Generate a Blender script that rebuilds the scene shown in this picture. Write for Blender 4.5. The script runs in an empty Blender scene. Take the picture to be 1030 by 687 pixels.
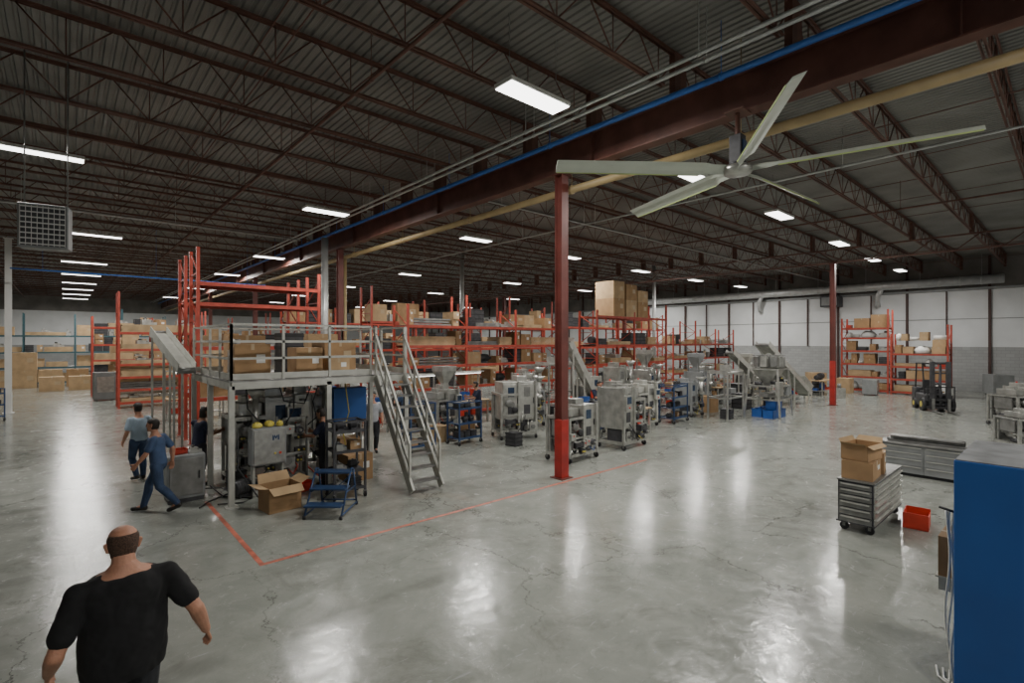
import bpy, math, random
from mathutils import Vector, Matrix
R=random.Random(11)
D=bpy.data; SC=bpy.context.scene; COL=SC.collection
V=Vector; pi=math.pi
# ------------------------------------------------------------ materials
def mat(name,c,rough=.5,metal=0.0,var=.12,scale=3.0,bump=0.0,bscale=40.0,estr=0.0,c2=None,spec=None):
    m=D.materials.new(name); m.use_nodes=True; nt=m.node_tree; n=nt.nodes; l=nt.links
    b=n['Principled BSDF']; b.inputs['Roughness'].default_value=rough; b.inputs['Metallic'].default_value=metal
    tc=n.new('ShaderNodeTexCoord'); no=n.new('ShaderNodeTexNoise'); no.inputs['Scale'].default_value=scale; no.inputs['Detail'].default_value=5
    l.new(tc.outputs['Object'],no.inputs['Vector'])
    mx=n.new('ShaderNodeMix'); mx.data_type='RGBA'
    a=[max(0,x*(1-var)) for x in c]; d=[min(1,x*(1+var)) for x in c] if c2 is None else list(c2)
    mx.inputs[6].default_value=(*a,1); mx.inputs[7].default_value=(*d,1)
    rp=n.new('ShaderNodeValToRGB'); rp.color_ramp.elements[0].position=.35; rp.color_ramp.elements[1].position=.65
    l.new(no.outputs['Fac'],rp.inputs[0]); l.new(rp.outputs[0],mx.inputs[0]); l.new(mx.outputs[2],b.inputs['Base Color'])
    if bump>0:
        n2=n.new('ShaderNodeTexNoise'); n2.inputs['Scale'].default_value=bscale; l.new(tc.outputs['Object'],n2.inputs['Vector'])
        bp=n.new('ShaderNodeBump'); bp.inputs['Strength'].default_value=bump; bp.inputs['Distance'].default_value=.02
        l.new(n2.outputs['Fac'],bp.inputs['Height']); l.new(bp.outputs[0],b.inputs['Normal'])
    if estr>0:
        b.inputs['Emission Color'].default_value=(*c,1); b.inputs['Emission Strength'].default_value=estr
    return m
STEEL=mat('stainless_steel',(.47,.47,.44),.30,.65,.18,5)
STEELD=mat('dull_steel',(.24,.24,.23),.42,.55,.2,5)
ALU=mat('painted_light_grey_metal',(.46,.46,.42),.4,.3,.1,5)
BROWN=mat('brown_primer_steel',(.145,.068,.051),.55,.1,.25,2)
GIRD=mat('red_brown_girder_paint',(.135,.056,.042),.5,.1,.25,2)
COLRED=mat('dark_red_column_paint',(.125,.034,.027),.45,0,.2,2)
REDB=mat('bright_red_paint',(.36,.025,.02),.4,0,.2,3)
ORANGE=mat('red_orange_rack_paint',(.38,.055,.034),.45,0,.2,3)
TEAL=mat('teal_rack_paint',(.03,.09,.11),.45,0,.15,3)
DKBLUE=mat('dark_blue_paint',(.025,.055,.13),.4,.1,.2,4)
BLUE=mat('blue_paint',(.018,.095,.34),.45,0,.08,1.5)
TOTEB=mat('blue_plastic',(.02,.09,.34),.4,0,.1,4)
WHITE=mat('white_paint',(.66,.66,.64),.5,0,.05,2)
PIPEW=mat('galvanised_conduit',(.50,.51,.50),.35,.4,.1,4)
PIPEB=mat('blue_air_pipe',(.04,.16,.52),.4,0,.1,4)
PIPEY=mat('yellow_gas_pipe',(.40,.30,.15),.5,0,.1,3)
CARD=mat('cardboard',(.34,.21,.105),.85,0,.12,3)
CARD2=mat('light_cardboard',(.44,.305,.17),.85,0,.12,3)
TAPE=mat('packing_tape',(.45,.34,.21),.4,0,.05,3)
PAPER=mat('white_paper',(.70,.70,.67),.7,0,.05,3)
WOOD=mat('plywood',(.45,.32,.18),.7,0,.2,2)
BLACK=mat('black_rubber',(.02,.02,.022),.6,0,.3,6)
DKGREY=mat('dark_grey_metal',(.06,.06,.065),.5,.3,.3,5)
GREY=mat('grey_paint',(.24,.25,.25),.5,.1,.12,3)
SCREEN=mat('dark_glass_screen',(.03,.05,.09),.12,0,.1,3)
YEL=mat('yellow_plastic',(.62,.52,.10),.5,0,.1,4)
REDP=mat('red_plastic',(.58,.05,.025),.4,0,.1,4)
ROLLW=mat('white_film_roll',(.55,.55,.53),.35,0,.04,3)
HOSE=mat('white_hose',(.70,.70,.66),.35,0,.05,5)
LIT=mat('led_diffuser',(1,.98,.95),.4,0,.01,1,estr=6)
LAMP=mat('bench_lamp_tube',(1,.97,.9),.4,0,.01,1,estr=6)
TAPEF=mat('red_floor_tape',(.46,.13,.085),.45,0,.4,6)
BLADE=mat('fan_blade_aluminium',(.56,.60,.53),.4,.2,.05,3)
BLADEG=mat('fan_blade_green_edge',(.45,.55,.22),.45,0,.05,3)
SKIN=mat('skin',(.44,.215,.135),.55,0,.10,12,.15,80)
SKIND=mat('tanned_skin',(.30,.15,.09),.55,0,.08,12,.15,80)
HAIRD=mat('dark_hair',(.02,.015,.012),.6,0,.3,60,.5,120)
HAIRG=mat('short_brown_hair',(.085,.048,.032),.9,0,.6,120,.7,200)
CLBLACK=mat('black_tshirt_cloth',(.007,.007,.008),.9,0,.3,5,.9,6)
CLNAVY=mat('navy_cloth',(.015,.02,.045),.85,0,.2,5,.5,9)
CLBLUE=mat('blue_cloth',(.05,.085,.17),.85,0,.15,5,.5,9)
CLLB=mat('light_blue_cloth',(.34,.43,.52),.85,0,.12,5,.5,9)
CLGREY=mat('light_grey_cloth',(.38,.39,.42),.85,0,.12,5,.5,9)
JEANS=mat('blue_jeans',(.035,.06,.12),.85,0,.25,7,.5,12)
DTROU=mat('dark_trousers',(.02,.021,.026),.85,0,.25,7,.5,12)
SHOE=mat('black_shoe',(.02,.018,.016),.5,0,.2,9)
EYE=mat('eye',(.05,.03,.02),.2,0,.05,9)
LIP=mat('lip',(.35,.12,.10),.5,0,.05,9)
# ------------------------------------------------------------ mesh builder
class M:
    def __init__(s): s.v=[];s.f=[];s.mi=[];s.sm=[];s.c=0
    def add(s,vs,fs,smooth=False):
        o=len(s.v); s.v+= [tuple(v) for v in vs]
        for f in fs: s.f.append(tuple(i+o for i in f)); s.mi.append(s.c); s.sm.append(smooth)
        return s
    def m(s,i): s.c=i; return s
    def b(s,x0,x1,y0,y1,z0,z1):
        return s.add([(x0,y0,z0),(x1,y0,z0),(x1,y1,z0),(x0,y1,z0),(x0,y0,z1),(x1,y0,z1),(x1,y1,z1),(x0,y1,z1)],
          [(0,3,2,1),(4,5,6,7),(0,1,5,4),(1,2,6,5),(2,3,7,6),(3,0,4,7)])
    def bc(s,c,sz,rx=0,ry=0,rz=0):
        mt=Matrix.Rotation(rz,3,'Z')@Matrix.Rotation(ry,3,'Y')@Matrix.Rotation(rx,3,'X')
        vs=[]
        for (i,j,k) in [(-1,-1,-1),(1,-1,-1),(1,1,-1),(-1,1,-1),(-1,-1,1),(1,-1,1),(1,1,1),(-1,1,1)]:
            vs.append(V(c)+mt@V((i*sz[0]/2,j*sz[1]/2,k*sz[2]/2)))
        return s.add(vs,[(0,3,2,1),(4,5,6,7),(0,1,5,4),(1,2,6,5),(2,3,7,6),(3,0,4,7)])
    def frame(s,p,q,up=None):
        a=(V(q)-V(p)); L=a.length; a=a/L if L>1e-9 else V((0,0,1))
        u=V(up) if up else (V((0,0,1)) if abs(a.z)<.95 else V((0,1,0)))
        x=a.cross(u).normalized(); y=x.cross(a).normalized(); return a,x,y
    def bar(s,p,q,w,h,up=None):
        a,x,y=s.frame(p,q,up); p=V(p);q=V(q); vs=[]
        for c in (p,q):
            for (i,j) in ((-1,-1),(1,-1),(1,1),(-1,1)): vs.append(c+x*i*w/2+y*j*h/2)
        return s.add(vs,[(0,1,2,3),(7,6,5,4),(0,4,5,1),(1,5,6,2),(2,6,7,3),(3,7,4,0)])
    def rod(s,p,q,r,n=8,r2=None):
        a,x,y=s.frame(p,q); p=V(p);q=V(q); r2=r if r2 is None else r2
        vs=[p+(x*math.cos(2*pi*i/n)+y*math.sin(2*pi*i/n))*r for i in range(n)]+[q+(x*math.cos(2*pi*i/n)+y*math.sin(2*pi*i/n))*r2 for i in range(n)]
        s.add(vs,[(i,i+n,(i+1)%n+n,(i+1)%n) for i in range(n)],True)
        o=len(s.v)-2*n
        s.f.append(tuple(o+i for i in range(n))); s.f.append(tuple(o+n+i for i in reversed(range(n))))
        s.mi+=[s.c]*2; s.sm+=[False]*2
        return s
    def path(s,pts,r,n=8):
        rings=[]; pts=[V(p) for p in pts]; x=None
        for i,p in enumerate(pts):
            a=(pts[min(i+1,len(pts)-1)]-pts[max(i-1,0)]).normalized()
            if x is None:
                u=V((0,0,1)) if abs(a.z)<.9 else V((0,1,0)); x=a.cross(u).normalized()
            else: x=(x-a*x.dot(a)).normalized()
            y=x.cross(a)
            rings.append([p+(x*math.cos(2*pi*k/n)+y*math.sin(2*pi*k/n))*r for k in range(n)])
        return s.loft(rings)
    def loft(s,rings,smooth=True):
        n=len(rings[0]); vs=[p for r in rings for p in r]; fs=[]
        for k in range(len(rings)-1):
            for i in range(n):
                fs.append((k*n+i,k*n+(i+1)%n,(k+1)*n+(i+1)%n,(k+1)*n+i))
        fs.append(tuple(reversed(range(n)))); fs.append(tuple((len(rings)-1)*n+i for i in range(n)))
        return s.add(vs,fs,smooth)
    def cap(s,p,q,r0,r1,n=12):
        a,x,y=s.frame(p,q); p=V(p);q=V(q); rings=[]
        for k in range(5):
            t=-pi/2+ (pi/2)*(k+.25)/4.25; rings.append((p+a*r0*math.sin(t),r0*math.cos(t)))
        for k in range(5):
            t=(pi/2)*k/4.25; rings.append((q+a*r1*math.sin(t),r1*math.cos(t)))
        return s.loft([[c+(x*math.cos(2*pi*i/n)+y*math.sin(2*pi*i/n))*r for i in range(n)] for c,r in rings])
    def lathe(s,prof,o=(0,0,0),axis='z',n=20):
        rings=[]
        for r,z in prof:
            rg=[]
            for i in range(n):
                t=2*pi*i/n; a,b=r*math.cos(t),r*math.sin(t)
                p={'z':(a,b,z),'x':(z,a,b),'y':(b,z,a)}[axis]; rg.append(V(o)+V(p))
            rings.append(rg)
        return s.loft(rings)
    def mesh(s,name,mats):
        me=D.meshes.new(name); me.from_pydata(s.v,[],s.f)
        for mm in (mats if isinstance(mats,(list,tuple)) else [mats]): me.materials.append(mm)
        me.polygons.foreach_set('material_index',s.mi); me.polygons.foreach_set('use_smooth',s.sm)
        me.update(); return me
def link(name,data,parent=None,loc=(0,0,0),rz=0):
    o=D.objects.new(name,data); o.location=loc; o.rotation_euler=(0,0,rz)
    COL.objects.link(o)
    if parent: o.parent=parent
    return o
def tag(o,label,cat,group=None,kind=None):
    o['label']=label; o['category']=cat
    if group: o['group']=group
    if kind: o['kind']=kind
    return o
def bevel(o,w,seg=2):
    b=o.modifiers.new('b','BEVEL'); b.width=w; b.segments=seg; b.limit_method='ANGLE'
def addpart(root,p):
    nm,m,mt=p[0],p[1],p[2]; op=p[3] if len(p)>3 else {}
    c=link(nm,m.mesh(nm,mt),root)
    if 'bev' in op: bevel(c,op['bev'])
    if 'label' in op: c['label']=op['label']
    for q in op.get('sub',[]): addpart(c,q)
    return c
def thing(name,label,cat,loc,rz,parts,group=None):
    if len(parts)==1:
        o=addpart(None,(name,)+tuple(parts[0][1:])); o.location=loc; o.rotation_euler=(0,0,rz)
        return tag(o,label,cat,group)
    root=link(name,None,None,loc,rz); root.empty_display_size=.2
    for p in parts: addpart(root,p)
    return tag(root,label,cat,group)
def dup(o,loc=None,rz=None,parent=None,label=None):
    c=o.copy(); COL.objects.link(c)
    if parent: c.parent=parent
    else:
        c.location=loc; c.rotation_euler=(0,0,rz or 0)
    for ch in list(o.children): dup(ch,parent=c)
    if label: c['label']=label
    return c
def struct(name,m,mats,label):
    o=link(name,m.mesh(name,mats)); o['kind']='structure'; o['label']=label; return o
# ------------------------------------------------------------ shell
X0,X1,Y0,Y1,ZC=-14.0,43.0,-7.0,72.0,8.55
HT=8.545
def floor_mat():
    m=D.materials.new('polished_concrete'); m.use_nodes=True; nt=m.node_tree; n=nt.nodes; l=nt.links; b=n['Principled BSDF']
    tc=n.new('ShaderNodeTexCoord')
    def noise(sc,det=6,rough=.6,dist=0):
        a=n.new('ShaderNodeTexNoise'); a.inputs['Scale'].default_value=sc; a.inputs['Detail'].default_value=det; a.inputs['Roughness'].default_value=rough
        a.inputs['Distortion'].default_value=dist; l.new(tc.outputs['Object'],a.inputs['Vector']); return a
    def ramp(src,p0,p1,c0=(0,0,0,1),c1=(1,1,1,1)):
        r=n.new('ShaderNodeValToRGB'); e=r.color_ramp.elements; e[0].position=p0;e[1].position=p1;e[0].color=c0;e[1].color=c1
        l.new(src,r.inputs[0]); return r
    def mul(a,f,c=None):
        x=n.new('ShaderNodeMath'); x.operation='MULTIPLY'; l.new(a,x.inputs[0])
        if c is None: x.inputs[1].default_value=f
        else: l.new(c,x.inputs[1])
        return x.outputs[0]
    def mix(f,a,bb):
        x=n.new('ShaderNodeMix'); x.data_type='RGBA'
        l.new(f,x.inputs[0])
        for s,i in ((a,6),(bb,7)):
            if isinstance(s,tuple): x.inputs[i].default_value=s
            else: l.new(s,x.inputs[i])
        return x.outputs[2]
    def cracks(scale,wid,m0,m1,warp):
        vo=n.new('ShaderNodeTexVoronoi'); vo.feature='DISTANCE_TO_EDGE'; vo.inputs['Scale'].default_value=scale
        nd=noise(1.1,6,.7); vm=n.new('ShaderNodeVectorMath'); vm.operation='SCALE'; vm.inputs['Scale'].default_value=warp; l.new(nd.outputs['Color'],vm.inputs[0])
        va=n.new('ShaderNodeVectorMath'); va.operation='ADD'; l.new(tc.outputs['Object'],va.inputs[0]); l.new(vm.outputs[0],va.inputs[1]); l.new(va.outputs[0],vo.inputs['Vector'])
        cr=ramp(vo.outputs['Distance'],.0,wid,(1,1,1,1),(0,0,0,1)); mk=ramp(noise(.35,3).outputs[0],m0,m1)
        return mul(cr.outputs[0],0,mk.outputs[0])
    big=ramp(noise(.22,5).outputs[0],.35,.65); mid=ramp(noise(1.6,8,.7,.6).outputs[0],.35,.7); st=ramp(noise(.7,10,.75,1.5).outputs[0],.52,.66)
    c=mix(big.outputs[0],(.205,.220,.195,1),(.275,.288,.258,1))
    c=mix(mul(mid.outputs[0],.8),c,(.345,.355,.32,1))
    c=mix(mul(st.outputs[0],.50),c,(.135,.132,.115,1))
    sp=ramp(noise(5.5,6,.7,.3).outputs[0],.62,.70); c=mix(mul(sp.outputs[0],.45),c,(.46,.46,.43,1))
    ds=ramp(noise(9,8,.75,.8).outputs[0],.62,.72); c=mix(mul(ds.outputs[0],.5),c,(.10,.098,.088,1))
    bs=ramp(noise(.33,4,.6,1.).outputs[0],.60,.68); c=mix(mul(bs.outputs[0],.25),c,(.31,.265,.20,1))
    bl=ramp(noise(.55,9,.8,2.5).outputs[0],.635,.66); c=mix(mul(bl.outputs[0],.25),c,(.27,.31,.42,1))
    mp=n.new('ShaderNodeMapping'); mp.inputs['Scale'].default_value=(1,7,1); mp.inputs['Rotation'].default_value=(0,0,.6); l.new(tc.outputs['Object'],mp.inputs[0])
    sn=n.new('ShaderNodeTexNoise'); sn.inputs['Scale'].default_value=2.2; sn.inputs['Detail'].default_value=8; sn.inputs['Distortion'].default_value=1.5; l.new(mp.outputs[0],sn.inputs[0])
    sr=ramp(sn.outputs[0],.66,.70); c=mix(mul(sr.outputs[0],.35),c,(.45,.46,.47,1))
    c=mix(mul(cracks(.33,.006,.40,.48,1.3),.85),c,(.055,.052,.046,1))
    c=mix(mul(cracks(.9,.008,.52,.58,.8),.45),c,(.08,.075,.068,1))
    # arcs left by tyres
    wv=n.new('ShaderNodeTexWave'); wv.wave_type='RINGS'; wv.inputs['Scale'].default_value=.085; wv.inputs['Distortion'].default_value=2.2; wv.inputs['Detail'].default_value=3; l.new(tc.outputs['Object'],wv.inputs['Vector'])
    tr=ramp(wv.outputs['Fac'],.972,.995); tm=ramp(noise(.5,4).outputs[0],.48,.56); c=mix(mul(mul(tr.outputs[0],0,tm.outputs[0]),.30),c,(.09,.088,.08,1))
    l.new(c,b.inputs['Base Color'])
    rr=n.new('ShaderNodeMapRange'); rr.inputs[3].default_value=.07; rr.inputs[4].default_value=.30; l.new(noise(3.2,12,.85,1.2).outputs[0],rr.inputs[0]); rr.inputs[1].default_value=.38; rr.inputs[2].default_value=.62
    l.new(rr.outputs[0],b.inputs['Roughness'])
    bp=n.new('ShaderNodeBump'); bp.inputs['Strength'].default_value=.20; bp.inputs['Distance'].default_value=.02; l.new(noise(4.6,6,.65,.5).outputs[0],bp.inputs['Height']); l.new(bp.outputs[0],b.inputs['Normal'])
    b.inputs['Specular IOR Level'].default_value=.45
    return m
struct('floor',M().b(X0-.3,X1+.3,Y0-.3,Y1+.3,-.2,0),floor_mat(),'polished grey concrete warehouse floor with stains and hairline cracks')
def block_mat():
    m=D.materials.new('grey_block_wall'); m.use_nodes=True; nt=m.node_tree; n=nt.nodes; l=nt.links; b=n['Principled BSDF']
    tc=n.new('ShaderNodeTexCoord'); sp=n.new('ShaderNodeSeparateXYZ'); ad=n.new('ShaderNodeMath'); cb=n.new('ShaderNodeCombineXYZ')
    l.new(tc.outputs['Object'],sp.inputs[0]); l.new(sp.outputs[0],ad.inputs[0]); l.new(sp.outputs[1],ad.inputs[1]); l.new(ad.outputs[0],cb.inputs[0]); l.new(sp.outputs[2],cb.inputs[1])
    br=n.new('ShaderNodeTexBrick'); br.inputs['Scale'].default_value=1; br.inputs['Brick Width'].default_value=.4; br.inputs['Row Height'].default_value=.2; br.inputs['Mortar Size'].default_value=.008
    br.inputs['Color1'].default_value=(.35,.36,.36,1); br.inputs['Color2'].default_value=(.40,.41,.41,1); br.inputs['Mortar'].default_value=(.28,.28,.28,1)
    l.new(cb.outputs[0],br.inputs['Vector']); l.new(br.outputs[0],b.inputs['Base Color']); b.inputs['Roughness'].default_value=.8
    return m
BLOCK=block_mat(); PANEL=mat('white_wall_panel',(.74,.76,.77),.6,0,.06,.8); DARKW=mat('dark_upper_wall',(.20,.19,.18),.7,0,.2,1)
POST=mat('dark_brown_post',(.07,.035,.03),.6,0,.2,2)
def wall(name,axis,c,lo,hi,sgn,label):
    m=M()
    for i,(z0,z1,t) in enumerate(((0,2.8,.0),(2.8,6.4,.03),(6.4,ZC+.1,.0))):
        m.m(i); a,b_=min(c+t*sgn,c-sgn*.3),max(c+t*sgn,c-sgn*.3)
        if axis=='x': m.b(a,b_,lo,hi,z0,z1)
        else: m.b(lo,hi,a,b_,z0,z1)
    return struct(name,m,[BLOCK,PANEL,DARKW],label)
wall('wall_east','x',X1,Y0-.3,Y1+.3,-1,'grey block wall with white insulated panels above')
wall('wall_north','y',Y1,X0,X1,-1,'grey block wall with white panels above')
wall('wall_west','x',X0,Y0-.3,Y1+.3,1,'grey block wall with white panels above')
wall('wall_south','y',Y0,X0,X1,1,'grey block wall with white panels above')
k=1
for i in range(36):
    y=-4.5+i*2.05; w_=.07 if i%2==0 else .035
    struct('trim_%d'%k,M().b(X1-.16,X1-.031,y-w_,y+w_,0 if i%2==0 else 2.8,ZC-.05 if i%2==0 else 6.4),POST,'brown steel wall post'); k+=1
struct('trim_%d'%k,M().b(X1-.07,X1-.031,Y0,Y1,4.57,4.61),GREY,'thin grey horizontal wall girt'); k+=1
struct('trim_%d'%k,M().b(X1-.2,X1-.031,Y0,Y1,6.4,6.55),GREY,'grey ledger along the wall panels'); k+=1
m=M(); p=.16; nx=int((X1-X0)/p); pts=[]
for i in range(nx+1):
    x=X0+i*p
    pts+=[(x,ZC),(x+.08,ZC),(x+.10,ZC+.028),(x+.14,ZC+.028)]
vs=[];fs=[]
for (x,z) in pts: vs+=[(x,Y0-.3,z),(x,Y1+.3,z)]
for i in range(len(pts)-1): fs.append((2*i,2*i+1,2*i+3,2*i+2))
m.add(vs,fs); m.b(X0-.3,X1+.3,Y0-.3,Y1+.3,ZC+.09,ZC+.2)
DECK=mat('grey_metal_roof_deck',(.205,.202,.190),.5,.15,.22,.6)
struct('ceiling',m,DECK,'dark corrugated metal roof deck')
def joist(L):
    m=M(); zb,zt=7.76,8.50
    for s in (-1,1):
        m.b(0,L,s*.035-.022,s*.035+.022,zt-.01,zt); m.b(0,L,s*.03-.005,s*.03+.005,zt-.055,zt)
        m.b(.5,L-.5,s*.035-.022,s*.035+.022,zb,zb+.01); m.b(.5,L-.5,s*.03-.005,s*.03+.005,zb,zb+.055)
    n=int(L/1.25); w=L/n
    for i in range(n):
        a=i*w; c=a+w/2
        m.rod((a+.05,0,zt-.04),(max(c,.6),0,zb+.03),.014,6); m.rod((min(c,L-.6),0,zb+.03),(a+w-.05,0,zt-.04),.014,6)
        m.rod((c,0,zb+.03),(c,0,zt-.03),.010,5)
    m.b(-.0,.2,-.06,.06,7.70,8.5); m.b(L-.2,L,-.06,.06,7.70,8.5)
    return m.mesh('roof_joist',BROWN)
spans=[(-11.2,19.8),(8.6,19.8),(28.4,14.4)]
for xs,L in spans:
    me=joist(L)
    for i in range(38):
        y=-5+i*2.0
        o=link('roof_joist',me,None,(xs,y,0)); tag(o,'brown open-web steel roof joist under the metal deck','roof joist','open-web roof joists')
for x in (8.6,-11.2):
    m=M().b(-.13,.13,Y0,Y1,7.0,7.03).b(-.13,.13,Y0,Y1,7.67,7.70).b(-.012,.012,Y0,Y1,7.03,7.67)
    for y in range(int(Y0)+2,int(Y1),6): m.b(-.12,.12,y-.008,y+.008,7.03,7.67)
    o=link('roof_girder',m.mesh('roof_girder',GIRD),None,(x,0,0)); tag(o,'long brown steel girder carrying the roof joists','steel beam','roof girders')
m=M().b(-.07,.07,Y0,Y1,7.0,7.06).b(-.07,.07,Y0,Y1,7.64,7.70)
y=Y0
while y<Y1-1.5: m.rod((0,y,7.05),(0,y+.75,7.65),.022,6).rod((0,y+.75,7.65),(0,y+1.5,7.05),.022,6); y+=1.5
tag(link('roof_girder',m.mesh('truss_girder',BROWN),None,(28.4,0,0)),'long brown open-web truss girder carrying the roof joists','steel beam','roof girders')
me=M().rod((0,Y0,7.79),(0,Y1,7.79),.012,6).rod((0,Y0,8.44),(0,Y1,8.44),.012,6).mesh('bridging_rod',BROWN)
for x in (-7,-2.2,2.6,13.2,18.2,23.4,33,38):
    tag(link('bridging_rod',me,None,(x,0,0)),'thin brown steel bridging rods tying joists','bridging rod','joist bridging rods')
def column(x,y,h=7.0,mt=COLRED,label='dark red steel column under the roof girder',g=.9):
    return thing('steel_column',label,'column',(x,y,0),0,[
      ('shaft',M().b(-.11,.11,-.11,-.095,.02,h-.02).b(-.11,.11,.095,.11,.02,h-.02).b(-.012,.012,-.095,.095,.02,h-.02).b(-.16,.16,-.16,.16,h-.02,h),mt),
      ('base_guard',M().b(-.118,.118,-.118,.118,.02,g),REDB if mt is COLRED else mt,{'bev':.01}),
      ('base_plate',M().b(-.19,.19,-.19,.19,0,.02),mt)],group='steel columns')
for (x,y,g) in ((8.6,7.96,1.35),(8.6,20.5,.9),(8.6,33,.9),(8.6,45.5,.9),(8.6,58,.9),(28.4,8.1,2.2),(28.4,20.5,.9),(28.4,33,.9),(28.4,45.5,.9)): column(x,y,g=g)
column(-1.85,31.3,7.7,WHITE,'white painted steel column by the storage aisle')
thing('pipe_riser','grey galvanised pipe riser beside a column','pipe',(8.0,20.6,0),0,[('p',M().rod((0,0,0),(0,0,7.4),.14,12).rod((0,0,2.8),(0,0,2.9),.17,12),PIPEW)])
thing('pipe_riser','tan pipe riser beside a column','pipe',(9.1,21.2,0),0,[('p',M().rod((0,0,0),(0,0,6.8),.09,12),PIPEY)])
thing('pipe_riser','grey pipe riser among the racks','pipe',(17.4,24.0,0),0,[('p',M().rod((0,0,0),(0,0,8.5),.12,12),PIPEW)])
thing('pipe_riser','grey pipe riser among the racks','pipe',(31.2,20.0,0),0,[('p',M().rod((0,0,0),(0,0,8.5),.12,12),PIPEW)])
def pipe(x,z,r,mt,label):
    m=M().rod((0,Y0+.1,0),(0,Y1-.1,0),r,10)
    for y in range(int(Y0)+2,int(Y1)-1,4):
        m.rod((0,y+1,0),(0,y+1,HT-z),.008,5); m.rod((0,y+.97,0),(0,y+1.03,0),r*1.25,10)
    thing('overhead_pipe',label,'pipe',(x,0,z),0,[('p',m,mt)])
pipe(8.25,7.60,.055,PIPEB,'blue compressed air pipe hung beside the girder')
pipe(7.75,7.70,.035,PIPEW,'thin grey conduit hung under the joists')
pipe(7.5,7.70,.035,PIPEW,'thin grey conduit hung under the joists')
pipe(9.0,6.75,.085,PIPEY,'tan gas pipe hung beside the girder')
pipe(3.9,7.60,.03,BROWN,'thin brown sprinkler pipe')
pipe(-3.0,7.60,.03,BROWN,'thin brown sprinkler pipe')
pipe(14.8,7.60,.03,PIPEW,'thin grey conduit hung under the joists')
pipe(21.0,7.60,.03,BROWN,'thin brown sprinkler pipe')
def xpipe(y,z,x0,x1,r,mt,label):
    m=M().rod((x0,0,0),(x1,0,0),r,8); x=x0+1
    while x<x1: m.rod((x,0,0),(x,0,HT-z),.007,5); x+=4
    thing('overhead_pipe',label,'pipe',(0,y,z),0,[('p',m,mt)])
xpipe(21.7,7.4,-10,7.4,.035,PIPEW,'grey conduit crossing under the joists')
xpipe(29.5,6.2,-1.7,8.2,.03,PIPEB,'blue air pipe crossing between columns')
xpipe(12.2,7.5,9.4,42,.03,PIPEW,'grey conduit crossing under the joists')
# ------------------------------------------------------------ lights
def light_fixture(w,d,z):
    return thing('ceiling_light','bright white rectangular high bay light hung from the joists','ceiling light',(0,0,0),0,[
      ('housing',M().b(-w/2,w/2,-d/2,d/2,z+.015,z+.09),WHITE,{'bev':.01}),('diffuser',M().b(-w/2+.02,w/2-.02,-d/2+.02,d/2-.02,z,z+.015),LIT),
      ('suspension_rod',M().rod((-w/2+.15,0,z+.09),(-w/2+.15,0,HT),.006,5),STEELD),('suspension_rod',M().rod((w/2-.15,0,z+.09),(w/2-.15,0,HT),.006,5),STEELD)],group='high bay ceiling lights')
LP=295
def area(parent,w,d,z,pw):
    la=D.lights.new('lamp','AREA'); la.shape='RECTANGLE'; la.size=w; la.size_y=d; la.energy=pw; la.color=(1,.97,.915)
    o=D.objects.new('lamp',la); o.location=(0,0,z-.006); o.parent=parent; COL.objects.link(o)
ZL=7.3
A=[(-.6,15.3),(.8,25.7),(.8,35),(.8,41.5),(.8,47.5),(.8,53.3),(.8,59),(.8,65)]
B=[(6,6.2),(12.2,6.5),(17.7,6.6),(24.7,6.8),(30.8,7),(36.7,7),(6.3,16.1),(12.6,16.4),(18.7,16.8),(25.6,17.3),(32.2,17.4),(38.4,17.1),
 (7.6,26.7),(16.1,27.7),(24,27),(32,27),(39,27),(7.6,35.3),(16,37),(24,37),(33,37),(7.6,46),(16,47),(25,47),(7.6,57),(17,57),(27,58),(37,50),
 (0,-3.5),(7.5,-3.5),(15,-3.5),(24,-3.5)]  # last row: unseen fixtures out of frame, added to light the foreground
t1=light_fixture(1.9,.34,ZL); t2=light_fixture(1.4,.44,ZL)
for i,(x,y) in enumerate(A):
    o=t1 if i==0 else dup(t1,(0,0,0)); o.location=(x,y,0)
    o['label']='long narrow white strip light hung from the joists'
for i,(x,y) in enumerate(B):
    o=t2 if i==0 else dup(t2,(0,0,0)); o.location=(x,y,0)
for o in [q for q in D.objects if q.name.startswith('ceiling_light')]:
    big=o['label'].startswith('long'); area(o,1.86 if big else 1.36,.30 if big else .40,ZL,LP)
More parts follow.
